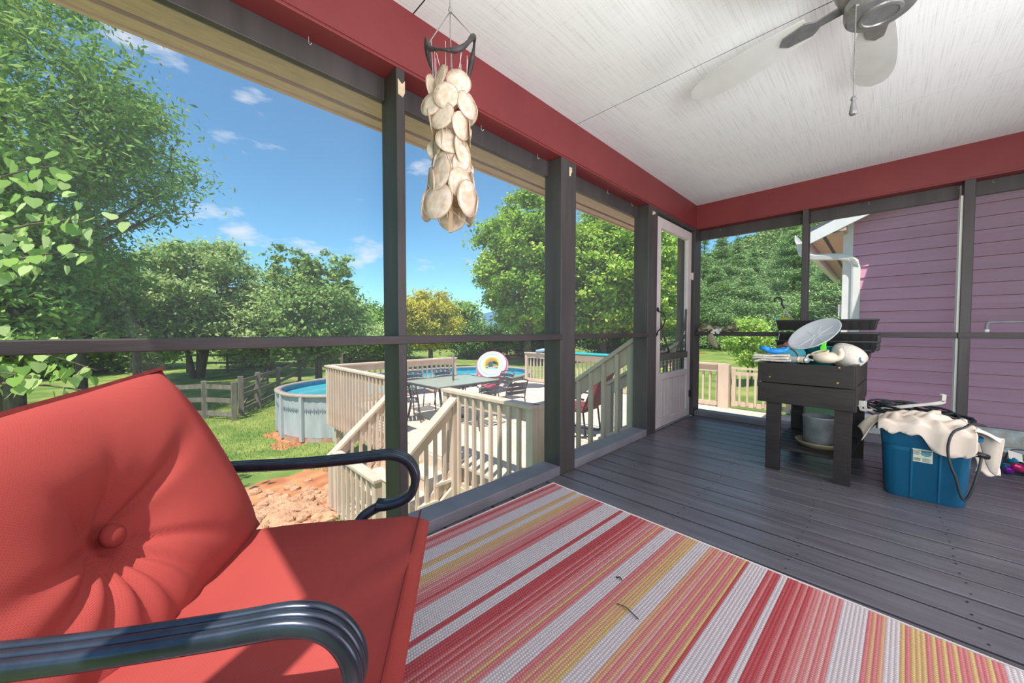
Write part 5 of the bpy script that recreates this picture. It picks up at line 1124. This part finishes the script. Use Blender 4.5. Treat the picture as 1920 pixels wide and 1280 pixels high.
for i, (x, y, z, rz_, lab) in enumerate(((-.52, 3.10, .744, .10, 'folded newspaper at the bottom of the pile on the planter edge'), (-.525, 3.09, .760, -.06, 'folded newspaper in the middle of the pile'), (-.53, 3.10, .776, .16, 'folded newspaper on top of the pile under the blue gloves'))):
    def pf(u, v, i=i): x_ = -.115 + .21 * u; return (x_, -.06 + .14 * v, .002 * sin(7 * u + i) - .55 * max(0, -x_ - .068) ** 1.25 * (1.2 - .4 * i) + .0008 * sin(9 * v + i))
    simple('newspaper', MB().grid(pf, 16, 8), M['paper'], lab, 'newspaper', (x, y, z), rz_, True, solid=.014, group='newspapers on the planter')
gl = thing('blue_gloves', 'bright blue rubber gloves folded on the newspapers', 'gloves', (-.52, 3.085, .786), radians(8)); gl.scale = (1.25, 1.25, 1.5)
MB().ball((0, 0, .014), .04, (1.2, .8, .36), 14, 8).build('palm', M['bluep'], gl, smooth=True)
for k, (x, y, a) in enumerate(((-.045, -.02, 2.9), (-.05, .0, 3.2), (-.03, .02, 2.6), (.045, .01, .2))): MB().tube([(x * .5, y, .02), (x, y, .026 - .004 * k), (x + .02 * cos(a), y + .02 * sin(a), .03)], [.012, .011, .007], 8).build('finger', M['bluep'], gl, smooth=True)
for k, (x, lab) in enumerate(((-.418, 'small clear glass jar lying by the newspapers'), (-.368, 'small cream jar lying in front of the teapot handle'))):
    j = thing('jar', lab, 'jar', (x, 3.07, .755), radians(10 - 30 * k))
    o = MB().lathe([(0, -.03), (.019, -.03), (.021, -.02), (.021, .022), (.017, .03), (0, .03)], 18).build('body', M['jar'] if k == 0 else M['ceramic'], j, smooth=True); o.rotation_euler = (radians(90), 0, radians(70))
    o = MB().lathe([(0, .03), (.019, .03), (.019, .042), (0, .042)], 18).build('lid', M['galv'] if k else M['ceramic'], j, smooth=True); o.rotation_euler = (radians(90), 0, radians(70))
hg = thing('basket_hanger', 'black hook with thin wires from a hanging basket on the tray stack', 'hanger', (-.54, 3.56, 1.075))
MB().tube(smooth_path([(-.062, 0, .10), (-.066, 0, .125), (-.048, 0, .136), (-.026, 0, .126), (-.018, 0, .105), (-.018, 0, .08), (-.006, 0, .06), (0, 0, .045)]), [.0055] * 20 + [.0065] * 37, 8).build('hook', M['black'], hg, smooth=True)
for p in ([(0, 0, .045), (-.002, -.03, -.03), (-.014, -.08, -.12), (-.016, -.12, -.20)], [(0, 0, .045), (.035, -.02, -.02), (.085, -.06, -.09), (.12, -.1, -.13)], [(0, 0, .045), (.05, -.02, -.03), (.10, -.02, -.10)]): MB().tube(smooth_path(p), .0018, 6).build('wire', M['galwhite'], hg, smooth=True)

# ------------------------------------------------------------------ blue tub, cords, cloth
tbx = thing('storage_tub', 'blue plastic storage tub with a paper label, scuffed at the foot', 'tub', (.183, 3.265, 0), radians(1))
b = MB(); lay = [(.150, .225, 0), (.154, .23, .012), (.166, .243, .29), (.172, .248, .297), (.178, .255, .372), (.197, .272, .374), (.199, .274, .392), (.190, .266, .396), (.172, .25, .394), (.150, .226, .02)]
vs = []; nn = 28
for a, c, z in lay: vs += [(p[0], p[1], z) for p in rrect(a, c, .055)]
fs = []
for i in range(len(lay) - 1):
    for k in range(nn): fs.append((i * nn + k, i * nn + (k + 1) % nn, (i + 1) * nn + (k + 1) % nn, (i + 1) * nn + k))
fs.append(tuple(range(nn))[::-1]); fs.append(tuple((len(lay) - 1) * nn + k for k in range(nn)))
b.add(vs, fs); ob_ = b.build('body', M['tub'], tbx, smooth=True); md = ob_.modifiers.new('split', 'EDGE_SPLIT'); md.split_angle = .7
for x in (-.052, .052): MB().add([(x - .006, -.2285, .01), (x + .006, -.2285, .01), (x + .007, -.2445, .285), (x - .007, -.2445, .285), (x - .002, -.2335, .01), (x + .002, -.2335, .01), (x + .002, -.2495, .285), (x - .002, -.2495, .285)], [(0, 4, 7, 3), (4, 5, 6, 7), (5, 1, 2, 6)]).build('rib', M['tub'], tbx)
lbl = thing('label', None, None); lbl.parent = tbx; lbl.location = (-.012, -.2435, .255); lbl.rotation_euler = (radians(90 - 3.2 + 0), 0, 0); lbl.rotation_euler = (radians(93.2), 0, 0)
MB().box(-.038, -.036, 0, .038, .036, .0008).build('paper', M['label'], lbl)
b = MB(); r3 = random.Random(3); x = -.033
while x < -.008:
    wd = r3.uniform(.0006, .0018); b.box(x, -.030, .0008, x + wd, -.012, .0012); x += wd + r3.uniform(.0006, .0014)
b.build('barcode', M['ink'], lbl)
b = MB()
for k in range(6): b.box(-.033, .004 + k * .0045, .0008, -.008 + r3.uniform(-.004, .001), .0062 + k * .0045, .0011)
for k in range(5): b.box(.0, -.031 + k * .0045, .0008, .024 + r3.uniform(-.006, .009), -.0288 + k * .0045, .0011)
b.build('small_print', M['ink'], lbl)
MB().prism([(.013 + .020 * cos(a), .014 + .015 * sin(a)) for a in np.linspace(0, 2 * pi, 25)[:-1]], .0008, .0013).build('blue_oval', M['inkblue'], lbl)
MB().box(-.006, .024, .0009, .033, .031, .0016).build('banner', M['ink'], lbl)
MB().box(-.038, .0365, 0, .038, .054, .0006).build('teal_strip', M['teal'], lbl)
def clf(u, v):
    x = -.185 + .36 * u; y = -.30 + .36 * v
    z = .425 + .05 * sin(pi * u) * sin(pi * min(1, v * 1.1)) + .012 * sin(17 * u + 5 * v) * sin(11 * v + 2 * u) + .008 * sin(31 * u + 9 * sin(6 * v)) + .006 * sin(26 * v + 8 * sin(4 * u))
    fr = sm(.14, .0, v); low = .105 * fr * (.14 + .95 * sm(.30, .80, u) * sm(1.08, .88, u)) 
    y2 = -.272 - .012 * fr + (y + .272) if v > .12 else -.285 - .004 * sin(20 * u)
    return (x, max(y2, -.292), z - low - .035 * fr)
cl = simple('dust_sheet', MB().grid(clf, 60, 44), M['cloth'], 'crumpled white cloth spilling over the front of the blue tub', 'cloth', (.183, 3.265, 0), 0, True, solid=.004)
def clf2(u, v):
    a = u; x = .165 + .085 * a + .02 * sin(3 * v); y = -.16 + .12 * v + .03 * a
    z = .42 - .02 * a + .012 * sin(9 * v + 3 * a) - .10 * sm(.35, 1, abs(v - .4) * 1.5) * a - (.12 * sm(.25, .9, v) * sm(.1, .8, a))
    return (x, y - .03 * v, z)
simple('cloth_flap', MB().grid(clf2, 26, 26), M['cloth'], 'loose white cloth end flaring out past the right rim of the tub', 'cloth', (.183, 3.16, .01), 0, True, solid=.004)
def clf3(u, v): return (.0 + .10 * v + .006 * sin(9 * u), .012 * sin(7 * u + 3 * v) + .03 * v, -.20 * u + .01 * sin(8 * v) + .02 * (1 - v))
simple('cloth_tail', MB().grid(clf3, 18, 14), M['cloth'], 'white cloth tail hanging down behind the right side of the tub', 'cloth', (.37, 3.13, .37), .3, True, solid=.004)
def clf4(u, v): return (-.09 * u + .01 * sin(6 * v), .16 * v - .05, .02 - .12 * u ** 1.6 * (1 - .5 * v) + .012 * sin(7 * v + 4 * u))
simple('cloth_corner', MB().grid(clf4, 18, 16), M['cloth'], 'white cloth corner drooping over the left rim of the tub by the planter', 'cloth', (.015, 3.10, .395), .1, True, solid=.004)
hs_ = thing('coiled_cord', 'dark outdoor cord coiled loosely on top of the blue tub', 'cord', (.18, 3.36, .43)); r4 = random.Random(9)
pts = []
for k in range(7 * 26):
    a = 2 * pi * k / 26; lp = k / 26; rx_ = .225 + .025 * sin(lp * 2.1) - .01 * lp; ry_ = .135 + .02 * cos(lp * 1.7); pts.append((-.02 + rx_ * cos(a) + .012 * sin(3.3 * lp), ry_ * sin(a) + .02 * sin(2 * lp), .004 * lp + .018 * sin(2 * a + lp) + .012 * sin(a) - .022 * cos(a)))
MB().tube(pts, .0062, 7).build('coil', M['hose'], hs_, smooth=True)
MB().tube(smooth_path([(-.20, -.02, .05), (-.10, .10, .055), (.02, .0, .03), (.10, -.12, .03), (.15, -.08, .0)]), .0055, 7).build('strand', M['hose'], hs_, smooth=True)
MB().tube(smooth_path([(-.24, -.05, .0), (-.18, -.12, -.02), (-.06, -.14, -.012), (.06, -.07, .02), (.14, .05, .025)]), .0055, 7).build('strand', M['hose'], hs_, smooth=True)
cdl = thing('hanging_cord_loop', 'dark cord looping down the front of the tub to the floor', 'cord', (.313, 2.96, .44))
MB().tube(smooth_path([(.08, .13, .01), (.03, .06, .025), (0, .0, .012), (-.035, -.015, -.012), (-.052, -.024, -.06), (-.055, -.025, -.125), (-.044, -.026, -.195), (-.026, -.022, -.25), (-.011, -.018, -.325), (.006, -.01, -.362), (.024, -.004, -.325), (.044, .01, -.24), (.058, .03, -.155), (.06, .06, -.14)]), .0058, 8).build('loop', M['hose'], cdl, smooth=True)
MB().tube([(.045, .045, -.125), (.085, .08, -.14)], .014, 8).build('plug', M['black'], cdl, smooth=True)
for dx in (0, .012): MB().tube([(.045 + dx, .045, -.125), (.02 + dx, .03, -.13 - .6 * dx)], .0022, 5).build('prong', M['galwhite'], cdl)
gb = thing('gutter_bracket', 'dull white bent metal rods lying across the coiled cord', 'bracket', (0, 3.29, .49))
for dy in (0, .022): MB().tube(smooth_path([(-.085 + dy, dy, .0), (-.083 + dy, dy, -.045), (-.07 + dy, dy, -.058), (0, dy, -.045), (.13, dy, -.004), (.255, dy, .036 - dy * .3), (.266, dy, .05), (.268 - dy * .3, dy, .085)], 5), 1, prof=[(-.008, -.0035), (.008, -.0035), (.008, .0035), (-.008, .0035)]).build('rod', M['galwhite'], gb)
MB().box(-.10, -.004, -.04, -.065, .03, .0).build('end_clip', M['galwhite'], gb, bevel=.004); MB().box(.256, .0, .03, .272, .03, .08).build('end_clip', M['galv'], gb, bevel=.003)
simple('dark_board', MB().add([(-.07, -.05, 0), (.07, -.05, -.006), (.08, .06, -.004), (-.06, .07, .004), (-.07, -.05, .008), (.07, -.05, .002), (.08, .06, .004), (-.06, .07, .012)], [(0, 3, 2, 1), (4, 5, 6, 7), (0, 1, 5, 4), (1, 2, 6, 5), (2, 3, 7, 6), (3, 0, 4, 7)]), M['grid'], 'dark grey slab poking out behind the coiled cord', 'board', (.33, 3.50, .415), 0, False)
simple('paper_scrap', MB().box(-.018, -.01, 0, .018, .01, .03), M['cloth'], 'scrap of beige paper standing among the cords', 'paper', (.235, 3.24, .455), .3, False, .003)

# string of coloured foil bulbs by the far wall
sl = thing('party_lights', 'heap of shiny coloured foil bulbs on a dark wire by the far wall', 'string lights', (.68, 4.10, 0)); r5 = random.Random(14)
spots = [(-.13, .02, 1), (-.09, .07, 0), (-.06, -.01, 0), (-.03, .06, 0), (0, .0, 1), (-.07, -.10, 3), (-.03, -.12, 2), (.03, -.08, 4), (.07, -.11, 4), (.04, .05, 5), (.07, .0, 2), (.10, .08, 5), (.02, .14, 4), (.08, .16, 0), (.13, .02, 3), (.12, -.06, 0), (-.02, .12, 5), (.16, .12, 1)]
for i, (x, y, c) in enumerate(spots):
    o = MB().ball((0, 0, 0), .034, (1.25, .8, .8), 9, 6).build('bulb', M['hibulb'][c], sl); o.location = (x, y, .03 + (.03 if i % 3 == 0 else 0)); o.rotation_euler = (r5.uniform(-.5, .5), r5.uniform(-.5, .5), r5.uniform(0, 6))
MB().tube(smooth_path([(x + r5.uniform(-.03, .03), y + r5.uniform(-.03, .03), .055 + r5.uniform(0, .03)) for x, y, c in spots], 5), .0025, 5).build('wire', M['black'], sl, smooth=True)
MB().tube(smooth_path([(-.06, .08, .06), (-.03, .12, .12), (.05, .12, .13), (.14, .1, .11), (.2, .1, .05)]), .004, 6).build('wire', M['hose'], sl, smooth=True)
o = MB().box(-.035, -.001, -.03, .035, .001, .03).build('tag', M['tag'], sl); o.location = (-.02, .06, .095); o.rotation_euler = (-.6, .3, .4)

# things on the far rail
cb = thing('camouflage_bundle', 'folded camouflage cloth lying on the far rail beside the corner post', 'cloth', (-1.24, 4.355, .934))
b = MB(); b.grid(lambda u, v: (-.19 + .38 * u, .035 * cos(2 * pi * v) * (1 + .25 * sin(9 * u)), .004 + (.038 + .012 * sin(7 * u + 1)) * (1 + sin(2 * pi * v)) * .9 * (.5 + .5 * sm(0, .1, u) * sm(1, .9, u)) + .006 * sin(31 * u) * sin(2 * pi * v)), 40, 14).build('roll', M['camo'], cb, smooth=True)
MB().tube(smooth_path([(.16, 0, .03), (.22, 0, .045), (.27, -.01, .03)]), .004, 6).build('stick', M['bark'], cb, smooth=True)
b = MB(); b.grid(lambda u, v: (-.05 + .09 * u + .012 * sin(6 * v), -.05 - .006 * sin(9 * u), .03 - .05 * v + .006 * sin(14 * u)), 10, 8).build('knot', M['tag'], cb, smooth=True, solid=.003)
b = MB(); b.grid(lambda u, v: (-.055 + .02 * v ** 2 * 3 + (u - .5) * (.035 + .05 * sin(pi * min(1, v * 1.05)) ** .8), -.053 - .008 * sin(pi * u), -.02 - .15 * v), 10, 14).build('mesh_flap', M['net'], cb, smooth=True, solid=.002)
gpq = thing('grey_pipe', 'bent grey pipe standing on the far rail right of the second slim post', 'pipe', (.545, 4.36, .934))
MB().tube(smooth_path([(0, 0, .02), (0, 0, .055), (.008, 0, .072), (.03, 0, .076)], 6) + [Vector((.6, 0, .078))], .0095, 10).build('tube', M['pipe'], gpq, smooth=True)
MB().lathe([(.0, 0), (.013, 0), (.013, .022), (0, .022)], 14).build('end_cap', M['white'], gpq, smooth=True)
